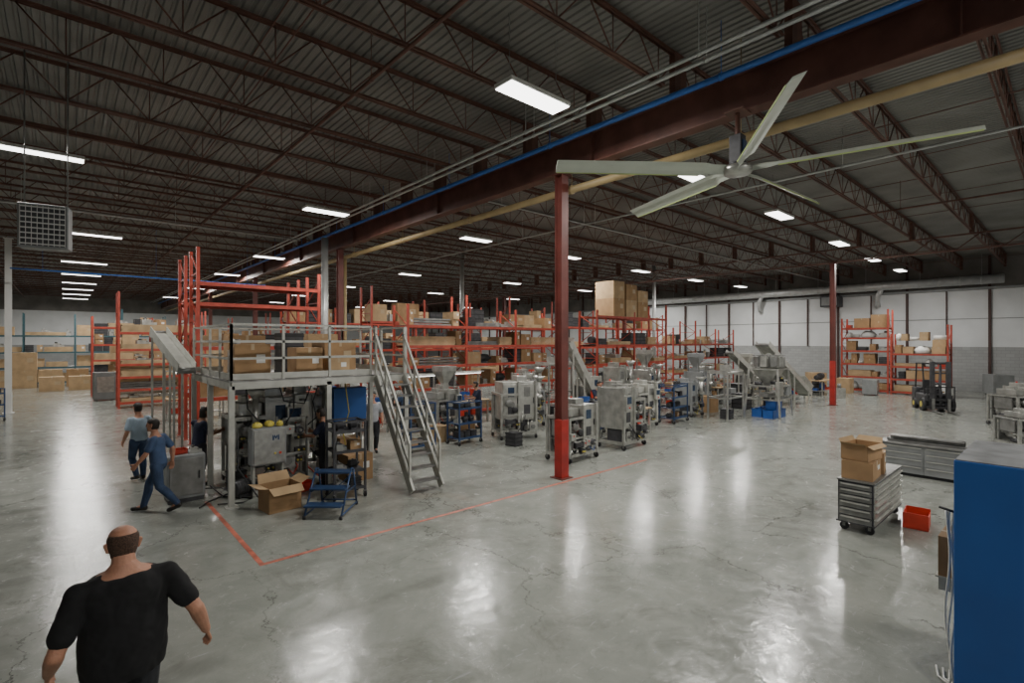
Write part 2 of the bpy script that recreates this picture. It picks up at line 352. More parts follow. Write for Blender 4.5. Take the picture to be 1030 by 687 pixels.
# ------------------------------------------------------------ ceiling fan
def fan():
    parts=[]
    parts.append(('downrod',M().rod((0,0,.32),(0,0,1.0),.04,10).b(-.16,.16,-.16,.16,.97,1.0),BROWN))
    parts.append(('motor',M().b(-.10,.10,-.10,.10,.12,.6).rod((0,0,.1),(0,0,.14),.15,14).m(1).b(-.07,.07,-.13,-.10,.2,.5),[DKGREY,DKBLUE],{'bev':.012,'label':'dark motor housing'}))
    parts.append(('hub',M().lathe([(.02,-.06),(.2,-.05),(.24,0),(.24,.06),(.16,.1),(.02,.1)],n=24),STEEL))
    vr=V((.748,-.664,0)); vf=V((.664,.748,0))
    for a in (38,110,184,257,326):
        t=math.radians(a); dr=vr*math.cos(t)+vf*math.sin(t); sd=V((-dr.y,dr.x,0)); b=M()
        rings=[]
        for rr,ch,dz in ((.2,.1,0),(.45,.12,0),(.6,.25,0),(1.6,.24,.0),(3.06,.21,-.01)):
            c=dr*rr+V((0,0,dz+.02)); rg=[]
            for u,zz in ((-.5,-.06),(-.2,.02),(.2,.05),(.5,.07),(.2,.025),(-.2,-.01)):
                rg.append(c+sd*u*ch+V((0,0,zz)))
            rings.append(rg)
        b.loft(rings,False)
        b.m(1); b.bar(dr*.62+sd*-.127+V((0,0,-.04)),dr*3.04+sd*-.106+V((0,0,-.05)),.010,.02)
        parts.append(('fan_blade',b,[BLADE,BLADEG]))
    thing('ceiling_fan','large five-blade industrial ceiling fan hung below the girder','ceiling fan',(8.44,3.81,6.0),0,parts)
fan()
gr=M()
for i in range(8): gr.b(-.31,.31,-.245,-.235,-.34+i*.095,-.318+i*.095)
for i in range(9): gr.b(-.31+i*.077-.005,-.31+i*.077+.005,-.245,-.238,-.36,.36)
thing('unit_heater','grey louvred unit heater hung from the roof','heater',(-.25,12.7,5.24),math.radians(-10),[
 ('casing',M().b(-.35,.35,-.23,.12,-.40,.40),GREY,{'bev':.02}),('recess',M().b(-.32,.32,-.236,-.22,-.36,.36),DKGREY),('louvre_grille',gr,WHITE),
 ('hanger_rod',M().rod((-.3,0,.40),(-.3,0,3.30),.012,6),STEELD),('hanger_rod',M().rod((.3,0,.40),(.3,0,3.30),.012,6),STEELD)])
thing('floor_tape','red floor marking tape on the concrete','floor tape',(0,0,0),0,[('p',M().b(2.05,11.6,7.63,7.70,.0,.002).b(2.05,2.12,7.70,11.4,0,.002),TAPEF)])
# ------------------------------------------------------------ goods
cache={}
def goods_mesh(kind,w,d,h):
    key=(kind,w,d,h)
    if key in cache: return cache[key]
    m=M(); a,b_=w/2,d/2
    if kind in('box','lbox'):
        m.b(-a,a,-b_,b_,0,h-.002); m.m(1); m.b(-.03,.03,-b_-.002,b_+.002,h-.12,h)
        m.m(2).b(a*.2,a*.7,-b_-.003,-b_,h*.45,h*.7); mats=[CARD if kind=='box' else CARD2,TAPE,PAPER if w<.8 else TAPE]
    elif kind=='tote':
        t=.015; m.b(-a*.9,a*.9,-b_*.9,b_*.9,0,.02)
        m.b(-a*.95,-a*.95+t,-b_*.95,b_*.95,0,h).b(a*.95-t,a*.95,-b_*.95,b_*.95,0,h).b(-a*.95,a*.95,-b_*.95,-b_*.95+t,0,h).b(-a*.95,a*.95,b_*.95-t,b_*.95,0,h)
        m.b(-a,a,-b_,-b_*.95,h-.03,h).b(-a,a,b_*.95,b_,h-.03,h).b(-a,-a*.95,-b_,b_,h-.03,h).b(a*.95,a,-b_,b_,h-.03,h); mats=[TOTEB]
    elif kind=='wood':
        n=max(2,int(h/.04))
        for i in range(n): 
            s=(i*7%5-2)*.012; m.b(-a+s,a+s,-b_,b_,i*h/n,(i+.86)*h/n)
        mats=[WOOD]
    elif kind=='stock':
        for i in range(5):
            for j in range(3): m.bar((-a+(i*3%4)*.04,-b_*.7+i*b_*.35,.04+j*h*.3),(a-(j*5%3)*.06,-b_*.7+i*b_*.35,.04+j*h*.3),.06,.06)
        mats=[STEELD]
    elif kind=='roll':
        m.lathe([(.02,-a),(h/2,-a),(h/2,a),(.02,a)],(0,0,h/2),'x',20); m.m(1).rod((-a-.01,0,h/2),(a+.01,0,h/2),.04,10); mats=[ROLLW,CARD]
    elif kind=='motor':
        m.rod((-a,0,h*.55),(a*.5,0,h*.55),h*.42,14); m.rod((a*.5,0,h*.55),(a,0,h*.55),h*.15,10)
        for i in range(6): m.rod((-a*.8+i*a*.2,0,h*.55),(-a*.8+i*a*.2+.02,0,h*.55),h*.45,14)
        m.b(-a*.7,a*.3,-b_*.6,b_*.6,0,h*.2); m.b(-a*.3,a*.1,-.06,.06,h*.9,h); mats=[DKGREY]
    elif kind in('bag','ybag'):
        rg=[]
        for t,s in ((0,.8),(.15,1),(.5,1.0),(.8,.8),(1,.35)):
            rg.append([(a*s*math.cos(q*2*pi/14)*(1+.12*math.sin(q*5)),b_*s*math.sin(q*2*pi/14)*(1+.12*math.cos(q*3)),h*t*(1+.1*math.sin(q*2.3) if t>0 else 1)) for q in range(14)])
        m.loft(rg,kind=='bag'); mats=[PAPER if kind=='bag' else YEL]
    elif kind=='bin':
        m.b(-a,a,-b_,b_,0,.02).b(-a,-a+.015,-b_,b_,0,h).b(a-.015,a,-b_,b_,0,h).b(-a,a,b_-.015,b_,0,h).b(-a,a,-b_,-b_+.015,0,h*.8); mats=[REDP]
    elif kind=='crate':
        m.b(-a,a,-b_,b_,0,h)
        m.m(1)
        for z in (.0,h*.3,h*.6,h*.9): m.b(-a-.01,a+.01,-b_-.01,b_+.01,z,z+h*.08)
        mats=[DKGREY,BLACK]
    elif kind=='steelpart':
        m.b(-a,a*.2,-b_*.8,b_*.8,0,h*.7).b(a*.2,a,-b_*.5,b_*.5,0,h*.35).m(1).rod((-a*.5,0,h*.7),(-a*.5,0,h),a*.25,12).rod((a*.3,-b_*.8,h*.5),(a*.3,b_*.8,h*.5),h*.14,12); mats=[STEEL,STEELD]
    elif kind=='panelcase':
        m.b(-a,a,-b_,b_,.06,h); m.m(1).b(-a*.8,a*.8,-b_-.01,-b_,h*.3,h*.85); m.m(2)
        for x in (-a*.8,a*.8):
            for y in (-b_*.7,b_*.7): m.b(x-.03,x+.03,y-.03,y+.03,0,.06)
        mats=[GREY,STEEL,BLACK]
    me=m.mesh(kind,mats); cache[key]=me; return me
GI={'box':('cardboard_box','brown taped cardboard box on a storage shelf','box'),'lbox':('cardboard_box','pale brown cardboard box on a storage shelf','box'),
 'tote':('storage_tote','blue plastic storage tote','tote'),'wood':('plywood_stack','stack of plywood boards lying flat','plywood'),'stock':('bar_stock','bundle of long steel bar stock on a rack','steel bars'),'roll':('film_roll','white packaging film roll lying on its side','roll'),
 'motor':('electric_motor','dark grey finned electric motor','motor'),'bag':('plastic_bag','white wrapped bag of material','bag'),'ybag':('plastic_bag','yellow plastic bag bundle','bag'),'bin':('parts_bin','open red plastic parts bin','bin'),
 'crate':('equipment_crate','dark grey banded equipment case','crate'),'steelpart':('machine_part','stainless machined sub-assembly with a round flange','machine part'),'panelcase':('equipment_case','grey metal machine case with steel front','equipment')}
def goods(kind,w,d,h,loc,rz=0,label=None,group=None):
    nm,lb,ct=GI[kind]
    o=link(nm,goods_mesh(kind,w,d,h),None,loc,rz); tag(o,label or lb,ct,group); return o
def xf(loc,rz,p):
    c,s=math.cos(rz),math.sin(rz); return (loc[0]+p[0]*c-p[1]*s,loc[1]+p[0]*s+p[1]*c,loc[2]+p[2])
def fill(loc,rz,x0,x1,z,dep,hmax,kinds,density=1.0,big=False,group='goods stored on the pallet racks'):
    x=x0
    while x<x1-.3:
        k=R.choice(kinds)
        w=R.choice((.3,.4,.5,.6,.8)) if not big else R.choice((.8,1.0,1.2)); 
        if k in('wood','stock'): w=min(R.choice((1.2,1.8,2.2)),x1-x-.05); w=round(w,1)
        if w>x1-x-.02: w=.3
        if k in('wood','stock') and w<.6: k='steelpart'
        h=min(hmax,R.choice((.2,.3,.4,.5,.6))) if not big else min(hmax,R.choice((.6,.8,.9)))
        d=round(min(dep,R.choice((.6,.7,.8))),2)
        if k in('wood','stock'): h=min(hmax,R.choice((.16,.24,.36))); d=min(dep,.9)
        if k=='motor': h=min(.4,h); d=.3
        if k=='steelpart': h=min(.5,h); w=min(w,.6)
        if k=='bag': h=min(.4,h)
        if k=='bin': h=.2;w=min(w,.4);d=.4
        if R.random()<density:
            goods(k,w,d,h,xf(loc,rz,(x+w/2,dep/2+R.uniform(-.08,.08),z)),rz+(R.uniform(-.06,.06) if w<.7 else 0),group=group)
            if k in('box','lbox','crate','wood') and 2*h<hmax and R.random()<.7:
                goods(k if k!='wood' else 'steelpart',w if k!='wood' else .6,d,h,xf(loc,rz,(x+w/2,dep/2,z+h)),rz,group=group)
        x+=w+R.choice((.02,.03,.08,.2))
def rack(loc,rz,bays,bw,dep,H,levels,label='orange steel pallet rack loaded with goods',mt=ORANGE,dk=STEELD):
    root=link('pallet_rack',None,None,loc,rz); tag(root,label,'rack','pallet racks')
    def up(H):
        u=M()
        for y in (0,dep): u.b(-.045,.045,y-.035,y+.035,0,H); u.b(-.08,.08,y-.07,y+.07,0,.01)
        z=.25; s=0
        while z+.7<H:
            u.bar((0,0,z),(0,dep,z),.03,.03); u.bar((0,0 if s else dep,z),(0,dep if s else 0,z+.7),.03,.03); z+=.7; s^=1
        return u.mesh('upright_frame',mt)
    ums=[up(H),up(H+.5)]; bm=M().b(.045,bw-.045,-.03,.03,-.11,0).mesh('shelf_beam',mt)
    dm=M().b(.045,bw-.045,.03,dep-.03,.0,.012).mesh('shelf_deck',dk)
    for i in range(bays+1): link('upright_frame',ums[(i*7+bays)%3==1],root,(i*bw,0,0))
    for i in range(bays):
        for z in levels:
            link('shelf_beam',bm,root,(i*bw,0,z)); link('shelf_beam',bm,root,(i*bw,dep,z))
            if z>.3 and z<H-.3: link('shelf_deck',dm,root,(i*bw,0,z-.012))
    return root
def rack_fill(loc,rz,bays,bw,dep,H,levels,kinds,density=.9,big=(),label=None,mt=ORANGE):
    rack(loc,rz,bays,bw,dep,H,levels,*( [label] if label else []),mt=mt)
    for i in range(bays):
        for j,z in enumerate(levels):
            nz=levels[j+1] if j+1<len(levels) else z+1.2
            if z>H-.3: continue
            fill(loc,rz,i*bw+.1,(i+1)*bw-.08,z,dep,min(nz-z-.2,1.0),kinds,density,big=(z in big))
rack((2.9,17.0,0),0,1,3.5,1.1,5.4,[1.5,3.0,4.3,4.9],'tall empty orange pallet rack behind the platform')
fill((2.9,17,0),0,.1,3.4,1.5,1.1,1.0,['lbox','box','crate'],1); fill((2.9,17,0),0,.1,3.4,3.0,1.1,.9,['box','crate','stock'],.8)
rack((2.9,19.0,0),0,1,3.5,1.1,5.4,[1.5,3.0,4.4],'tall empty orange pallet rack behind the platform')
fill((2.9,19,0),0,.1,3.4,3.0,1.1,1.0,['lbox','crate','wood'],.8)
rack_fill((1.9,29.8,0),0,1,3.1,1.1,5.0,[.3,.9,1.5,2.1,2.8,3.6],['wood','stock','wood','box'],1)
rack_fill((1.2,37.5,0),0,2,2.8,1.1,4.6,[.3,1.2,2.1,3.0,4.0],['box','crate','wood','lbox','wood'],1,mt=ORANGE)
rack_fill((-5,50,0),0,4,2.8,1.2,5.2,[.2,1.3,2.4,3.6],['lbox','lbox','crate','wood'],1,big=(.2,1.3,3.6),mt=TEAL,label='dark teal pallet rack stacked with large cartons')
rack_fill((7,44,0),0,2,2.8,1.2,5.0,[.2,1.8,3.4],['lbox','box','crate'],.9,big=(1.8,3.4))
K1=['box','wood','crate','crate','motor','stock','steelpart','wood','lbox','box']
rack_fill((9.9,17.2,0),0,3,2.8,1.1,4.6,[.25,1.3,2.2,3.0,3.8],K1,1)
rack_fill((10.5,21.5,0),0,4,2.8,1.1,5.2,[1.5,2.8,4.1],['lbox','box','wood','crate','stock'],1,big=(4.1,))
rack_fill((18.9,15.2,0),0,2,3.0,1.1,4.65,[.25,1.2,2.1,3.0,4.4],K1,1)
rack_fill((28.0,16.6,0),0,3,2.7,1.1,4.0,[.25,1.2,2.1,3.0],K1,1)
rack_fill((23.5,21.5,0),0,4,2.8,1.1,5.2,[1.5,2.8,4.1],['wood','box','crate','stock'],1,big=(4.1,))
K2=['box','lbox','box','wood','bin','steelpart','roll','bag','crate','box']
rack_fill((38.1,7.65,0),pi/2,1,2.4,1.1,4.6,[.2,1.0,1.8,2.6,3.4,4.0],K2,1)
rack_fill((38.1,4.9,0),pi/2,1,2.6,1.1,3.6,[.2,.95,1.7,2.45],K2,1)
fill((38.1,4.9,0),pi/2,.1,2.5,3.2,1.1,.5,['lbox','bag','roll'],1)
link('shelf_beam',D.meshes['shelf_beam'],None) if False else None
rack_fill((9.5,30,0),0,5,2.8,1.1,5.2,[1.5,2.9,4.3],['lbox','box','crate'],.85,big=(4.3,))
for x,hs in ((20.6,(.9,.85)),(21.65,(.85,.8)),(22.65,(.8,.6))):
    z=4.4
    for j,h in enumerate(hs):
        goods('lbox' if (j+int(x))%2 else 'box',.9,1.14,h,(x,15.75,z),0,'large brown carton stacked high on the rack','large cartons on top of the rack'); z+=h
# ------------------------------------------------------------ platform
PX0,PX1,PY0,PY1,PZ=2.37,6.10,10.70,14.4,2.40
parts=[]
fr=M()
for y in (PY0,(PY0+PY1)/2,PY1): fr.b(PX0,PX1,y-.05,y+.05,PZ-.17,PZ-.03)
for x in (PX0,(PX0+PX1)/2,PX1): fr.b(x-.05,x+.05,PY0,PY1,PZ-.17,PZ-.03)
parts.append(('deck_frame',fr,ALU)); parts.append(('deck_plate',M().b(PX0-.05,PX1+.05,PY0-.05,PY1+.05,PZ-.03,PZ),STEELD))
for x in (PX0,(PX0+PX1)/2+.0,PX1):
    for y in (PY0,(PY0+PY1)/2,PY1):
        if x!=PX0 and x!=PX1 and y==(PY0+PY1)/2: continue
        parts.append(('leg',M().b(x-.05,x+.05,y-.05,y+.05,.015,PZ-.1).b(x-.11,x+.11,y-.11,y+.11,0,.015),ALU))
def rail(p,q,n,toe=True):
    m=M(); p=V(p);q=V(q)
    for i in range(n+1):
        c=p+(q-p)*i/n; m.bar(c,c+V((0,0,1.08)),.045,.045,(0,1,0))
    for z in (.42,.75,1.08): m.bar(p+V((0,0,z)),q+V((0,0,z)),.045,.045)
    m.bar(p+V((0,0,.07)),q+V((0,0,.07)),.012,.12)
    return m
for (p,q,n) in (((PX0,PY0,PZ),(5.2,PY0,PZ),3),((PX0,PY0,PZ),(PX0,PY1-.9,PZ),3),((PX1,PY0,PZ),(PX1,PY1,PZ),3),((PX0,PY1,PZ),(PX1,PY1,PZ),3)):
    parts.append(('guardrail',rail(p,q,n),ALU))
thing('work_platform','light grey steel work platform with guardrails above machines','platform',(0,0,0),0,parts)
sx0,sx1=5.28,6.0; yb,yt=9.0,PY0-.1; st=[]
def S(t): return V((0,yb+(yt-yb)*t,PZ*t))
for x in (sx0,sx1):
    st.append(('stringer',M().bar(V((x,0,0))+S(0)+V((0,0,.09)),V((x,0,0))+S(1)+V((0,0,-.05)),.05,.18,(0,0,1)),ALU))
for i in range(1,10):
    c=S(i/10); st.append(('tread',M().b(sx0,sx1,c.y-.11,c.y+.11,c.z-.02,c.z+.015),STEELD))
for x in (sx0,sx1):
    h=M(); off=V((x,0,0))
    for zz in (.45,.9): h.bar(off+S(.06)+V((0,0,zz)),off+S(1)+V((0,0,zz)),.045,.045)
    h.bar(off+S(1)+V((0,0,.9)),off+S(1)+V((0,.0,1.08)),.045,.045,(0,1,0))
    for t in (.06,.38,.7,1.0): h.bar(off+S(t),off+S(t)+V((0,0,.92)),.045,.045,(0,1,0))
    st.append(('handrail',h,ALU))
thing('industrial_staircase','steep light grey steel stair with handrails up to the platform','stairs',(0,0,0),0,st)
for (x,y,w,d,h,k) in ((2.85,11.3,.65,.6,.70,'box'),(3.95,11.3,.55,.6,.62,'box'),(4.6,11.3,.5,.5,.4,'lbox'),(5.0,12.3,.8,.7,.75,'box'),(5.0,13.4,.8,.7,.95,'lbox'),(3.3,13.6,.8,.7,.9,'box'),(4.0,12.5,.5,.5,.95,'crate'),(3.0,12.4,.6,.5,.8,'steelpart')):
    goods(k,w,d,h,(x,y,PZ),.08*(x-4),'brown cardboard box on the platform deck' if k in('box','lbox') else None,group='boxes on the platform')
def conveyor(name,a,b_,w,label,legs=True,mt=STEEL,bm=STEELD,cleats=True):
    a=V(a);b_=V(b_); d=(b_-a).normalized(); sd=d.cross(V((0,0,1))).normalized(); up=sd.cross(d)
    P=[('belt',M().bar(a,b_,w*.86,.06),bm)]
    for s in (-1,1): P.append(('side_panel',M().bar(a+sd*s*w/2+up*.06,b_+sd*s*w/2+up*.06,.02,.24),mt))
    L=(b_-a).length; n=int(L/.3)
    if cleats:
        for i in range(1,n): P.append(('flight_cleat',M().bar(a+d*i*L/n-sd*w*.42+up*.05,a+d*i*L/n+sd*w*.42+up*.05,.012,.04),mt))
    P.append(('end_roller',M().rod(a-sd*w*.48,a+sd*w*.48,.07,12),STEELD)); P.append(('end_roller',M().rod(b_-sd*w*.48,b_+sd*w*.48,.07,12),STEELD))
    if L>3:
        P.append(('feed_hopper',M().loft([[b_-d*.5+sd*sx*w*q+d*sy*q*.5+V((0,0,z)) for sx,sy in ((-.5,-1),(.5,-1),(.5,1),(-.5,1))] for q,z in ((.8,.05),(1.2,.5))],False),mt))
    if legs:
        for t in (.12,.55,.9):
            c=a+(b_-a)*t
            for s in (-1,1):
                f=c+sd*s*w*.55; 
                if f.z>.4: P.append(('leg',M().bar((f.x,f.y,.0),(f.x,f.y,f.z),.045,.045,(0,1,0)).rod((f.x,f.y,0),(f.x,f.y,.02),.06,10),mt))
    return thing(name,label,'conveyor',(0,0,0),0,P)
conveyor('inclined_conveyor',(1.75,15.3,3.35),(2.05,13.3,2.5),.34,'light grey inclined feed conveyor beside the platform',mt=ALU,bm=ALU,cleats=False)
conveyor('inclined_conveyor',(23.5,9.5,3.0),(28.3,9.3,.45),.6,'large stainless inclined conveyor near a column',mt=ALU,bm=STEEL)
conveyor('inclined_conveyor',(24.4,11.4,2.6),(28.0,11.2,.7),.4,'stainless inclined conveyor behind the larger one',mt=ALU,bm=STEEL)
conveyor('inclined_conveyor',(15.0,13.6,3.1),(16.3,13.4,1.0),.4,'narrow stainless inclined conveyor among the machines',mt=ALU,bm=STEEL)
conveyor('flat_conveyor',(16.6,12.2,.9),(19.0,12.2,.9),.5,'flat stainless conveyor section')
# ------------------------------------------------------------ packaging machine
def caster(x,y,r=.06):
    m=M().rod((x-.02,y,r),(x+.02,y,r),r,12); m.m(1).b(x-.035,x+.035,y-.03,y+.03,r*2,r*2+.015).b(x-.035,x-.028,y-.02,y+.02,r,r*2).b(x+.028,x+.035,y-.02,y+.02,r,r*2)
    return ('caster',m,[BLACK,STEELD])
def modules(r,n,x0,x1,y0,y1,z0,z1):
    P=[]
    for i in range(n):
        x,y,z=r.uniform(x0,x1),r.uniform(y0,y1),r.uniform(z0,z1); k_=r.randrange(6); a=r.uniform(.05,.12)
        if k_==0: P.append(('valve_block',M().b(x-a,x+a,y-.05,y+.05,z,z+.1).m(1).rod((x-a*.5,y-.05,z+.05),(x-a*.5,y-.1,z+.05),.02,8).rod((x+a*.5,y-.05,z+.05),(x+a*.5,y-.1,z+.05),.02,8),[DKGREY,YEL]))
        elif k_==1: P.append(('drive_motor',M().rod((x,y-.14,z+.08),(x,y+.14,z+.08),.08,14).m(1).rod((x,y-.2,z+.08),(x,y-.14,z+.08),.03,10).b(x-.05,x+.05,y-.05,y+.08,z+.14,z+.2),[DKGREY,STEEL]))
        elif k_==2: P.append(('air_cylinder',M().rod((x,y,z),(x+.02,y,z+.22),.03,10).rod((x+.02,y,z+.22),(x+.03,y,z+.34),.012,8),STEEL))
        elif k_==3: P.append(('junction_box',M().b(x-a,x+a,y-.06,y+.06,z,z+.18).m(1).rod((x,y-.06,z+.12),(x,y-.08,z+.12),.02,10),[STEEL,REDP],{'bev':.006}))
        elif k_==4: P.append(('mounting_plate',M().b(x-a*1.4,x+a*1.4,y-.01,y+.01,z-.05,z+.25).m(1).rod((x,y-.04,z+.1),(x,y-.01,z+.1),a*.8,16),[STEEL,STEELD]))
        else:
            P.append(('air_hose',M().path([(x,y,z+.2),(x+.06,y-.08,z+.05),(x-.05,y-.12,z-.1),(x-.12,y-.04,z)],.012,6),r.choice([BLACK,TOTEB,REDP,YEL])))
    return P
def machine(loc,rz,w,d,h,label,seed=0,tall_tube=False,screen=True,body=STEEL,wide=False,flip=1,hopper=False):
    P=[]; r=random.Random(seed); F=flip
    def bx(x0,x1,*a):
        return (min(F*x0,F*x1),max(F*x0,F*x1))+a
    f=M()
    for x in (-w/2,w*.0,w/2):
        for y in (-d/2,d/2): f.b(F*x-.035,F*x+.035,y-.035,y+.035,.14,h*(.78 if x<0 else .98))
    for y in (-d/2,d/2): f.b(-w/2,w/2,y-.035,y+.035,.15,.23); f.b(*bx(-w/2,0,y-.03,y+.03,h*.74,h*.78)); f.b(*bx(-w/2,0,y-.02,y+.02,h*.4,h*.43))
    for x in (-w/2,w/2): f.b(x-.035,x+.035,-d/2,d/2,.15,.23)
    f.b(*bx(-w/2-.03,-w/2+.03,-d/2,d/2,h*.74,h*.78))
    P.append(('frame',f,body))
    x0=-w*.45 if wide else -w*.02; z0=h*.32
    P.append(('cabinet',M().b(*bx(x0,w*.5,-d*.44,d*.46,z0,h*.97)),body,{'bev':.015}))
    mid=(x0+w*.5)/2
    for a_,c_ in (((x0+.03,mid-.015),(mid+.015,w*.5-.03)) if wide else ((x0+.03,w*.5-.03),)):
        hx=(a_+c_)/2
        P.append(('cabinet_door',M().b(*bx(a_,c_,-d*.44-.02,-d*.44,z0+.05,h*.93)).m(1).b(*bx(c_-.06,c_-.04,-d*.44-.05,-d*.44-.02,h*.6,h*.7)),[body,BLACK],{'bev':.006}))
        P.append(('inspection_window',M().b(*bx(hx-.12,hx+.1,-d*.44-.026,-d*.44-.02,h*.72,h*.88)),SCREEN if r.random()<.5 else STEELD))
        P.append(('vent_panel',M().b(*bx(hx-.12,hx+.1,-d*.44-.026,-d*.44-.02,h*.42,h*.58)),DKGREY))
    P.append(('gearbox',M().b(*bx(w*.1,w*.45,-d*.35,d*.2,.23,h*.32)).m(1).rod((F*w*.25,-d*.36,.34),(F*w*.25,-d*.46,.34),.09,14),[DKGREY,STEELD],{'bev':.01}))
    P.append(('back_plate',M().b(*bx(-w*.47,-w*.02,d*.40,d*.43,.24,h*.74)),STEELD))
    if not wide:
        P.append(('film_roll',M().rod((-F*w*.25,-d*.38,.44),(-F*w*.25,d*.38,.44),.15,22).m(1).rod((-F*w*.25,-d*.52,.44),(-F*w*.25,d*.5,.44),.03,10),[ROLLW,STEELD]))
        P.append(('film_web',M().add([(-F*w*.42,-d*.30,.46),(-F*w*.42,d*.34,.46),(-F*w*.44,d*.34,h*.62),(-F*w*.44,-d*.30,h*.62)],[(0,1,2,3)]),STEELD))
        for i in range(8):
            x=-F*w*(.08+.055*((i*3)%7)); z=h*(.26+.062*i)
            P.append(('film_roller',M().rod((x,-d*.52,z),(x,d*.48,z),.028,10),(STEELD,BLACK,STEEL)[i%3]))
        P.append(('top_housing',M().b(*bx(-w*.40,-w*.04,-d*.34,d*.34,h*.78,h*.92)).b(*bx(-w*.34,-w*.22,-d*.2,d*.1,h*.92,h*1.0)),body,{'bev':.012}))
        P.append(('hand_guard',M().b(*bx(-w*.50,-w*.47,-d*.3,d*.3,h*.45,h*.72)).m(1).rod((-F*w*.3,-d*.6,h*.7),(-F*w*.3,-d*.3,h*.7),.045,12),[STEELD,BLACK]))
    if hopper:
        P.append(('feed_hopper',M().loft([[(F*w*.2+sx*q*w,sy*q*d,z) for sx,sy in ((-1,-1),(1,-1),(1,1),(-1,1))] for q,z in ((.10,h*.97),(.12,h*1.1),(.34,h*1.35),(.34,h*1.45))],False),body))
        P.append(('hopper_stand',M().bar((F*w*.45,-d*.3,h*.97),(F*w*.5,-d*.3,h*1.4),.04,.04,(0,1,0)).bar((F*w*.45,d*.3,h*.97),(F*w*.5,d*.3,h*1.4),.04,.04,(0,1,0)),STEELD))
    for (x,z,q) in ((-.36,.30,.13),(-.12,.5,.10),(-.30,.62,.12)):
        P.append(('guide_wheel',M().lathe([(.02,-.02),(q-.01,-.02),(q,0),(q-.01,.02),(.02,.02)],(F*w*x,-d*.54,h*z),'y',20).rod((F*w*x,-d*.56,h*z),(F*w*x,-d*.4,h*z),.025,8),STEELD if q>.11 else BLACK))
    P.append(('sealing_jaw',M().b(*bx(-w*.42,-w*.12,-d*.68,-d*.6,h*.28,h*.34)).b(*bx(-w*.42,-w*.38,-d*.68,-d*.45,h*.26,h*.36)).b(*bx(-w*.16,-w*.12,-d*.68,-d*.45,h*.26,h*.36)).m(1).b(*bx(-w*.40,-w*.14,-d*.62,-d*.56,h*.35,h*.37)),[DKGREY,STEEL]))
    if screen:
        P.append(('control_panel',M().b(*bx(w*.30,w*.56,-d*.66,-d*.54,h*.62,h*.86)).rod((F*w*.45,-d*.58,h*.86),(F*w*.45,-d*.58,h*1.02),.02,8).b(*bx(w*.42,w*.48,-d*.6,d*.0,h*1.0,h*1.03)),body,{'bev':.008,'sub':[('display_screen',M().b(*bx(w*.33,w*.53,-d*.66-.006,-d*.66,h*.73,h*.84)),SCREEN),('emergency_stop_button',M().rod((F*w*.43,-d*.66,h*.67),(F*w*.43,-d*.66-.03,h*.67),.022,12),REDP)]}))
    if tall_tube:
        P.append(('forming_tube',M().rod((-F*w*.2,-d*.62,h*.5),(-F*w*.2,-d*.62,h*1.0),.07,14).lathe([(.07,h*.98),(.22,h*1.10),(.21,h*1.10),(.06,h*.98)],(-F*w*.2,-d*.62,0),'z',18),STEEL))
        P.append(('forming_shoulder',M().lathe([(.075,h*.72),(.2,h*.62),(.19,h*.62),(.07,h*.71)],(-F*w*.2,-d*.62,0),'z',16).b(*bx(-w*.23,-w*.17,-d*.62,-d*.3,h*.66,h*.69)),STEEL))
    P.append(('cable',M().path([(-w*.3,d*.3,h*.7),(-w*.35,d*.5,h*.6),(-w*.2,d*.56,h*.3),(-w*.4,d*.52,.14)],.014,6).path([(F*w*.2,-d*.46,h*.4),(F*w*.1,-d*.6,h*.25),(-F*w*.1,-d*.56,.2),(-F*w*.3,-d*.5,.24)],.012,6),BLACK))
    P.append(('warning_light',M().rod((F*w*.2,d*.3,h*.97),(F*w*.2,d*.3,h*1.04),.02,8).m(1).rod((F*w*.2,d*.3,h*1.04),(F*w*.2,d*.3,h*1.09),.03,10),[STEELD,REDP]))
    P.append(('top_box',M().b(*bx(w*.05,w*.35,-d*.1,d*.4,h*.97,h*1.06)),body,{'bev':.01}))
    P+=modules(r,13,min(-F*w*.45,-F*w*.05),max(-F*w*.45,-F*w*.05),-d*.55,d*.2,h*.16,h*.6)+modules(r,6,-w*.4,w*.4,-d*.56,-d*.5,h*.14,h*.3)
    for x in (-w/2,w/2):
        for y in (-d/2,d/2): P.append(caster(x,y,.075))
    return thing('packaging_machine',label,'machine',loc,rz,P)
machine((10.25,9.1,0),.05,1.15,.75,1.5,'stainless steel packaging machine on casters beside the red column',1,screen=False)
machine((12.6,9.2,0),.1,1.2,.85,1.85,'stainless steel packaging machine with film rollers on casters',2,flip=-1)
machine((11.1,12.4,0),-.35,1.2,.85,1.9,'wide stainless steel machine cabinet on casters',3,screen=False,wide=True)
machine((3.35,12.45,0),0,1.3,1.0,1.95,'stainless form-fill machine under the platform',4,tall_tube=True)
machine((4.7,13.3,0),0,1.1,1.0,1.9,'stainless form-fill machine under the platform',5,tall_tube=True,flip=-1)
for i,(x,y,w,h) in enumerate(((14.4,15.2,1.1,1.9),(16.9,14.2,1.0,1.7),(22.4,12.0,1.1,1.8),(25.2,13.4,1.2,1.9),(18.4,13.6,1.0,2.1),(28.9,12.6,1.1,1.7),(13.0,13.8,.95,1.7),(31.5,13.6,1.1,1.9),(20.6,13.6,1.1,1.9),(16.2,11.0,.95,1.6),(19.9,11.1,.9,1.5),(9.4,14.2,.9,1.6))):
    machine((x,y,0),.12*(i%3-1),w,.8,h,'stainless packaging machine near the racks',6+i,tall_tube=i%2==0,screen=i%3!=1,wide=i==3,flip=1 if i%2 else -1,body=(STEEL,ALU,GREY,STEEL)[i%4],hopper=i%3==2)
machine((26.6,1.5,0),-.6,1.4,1.0,1.5,'low stainless machine near the blue cabinet',15,screen=False)
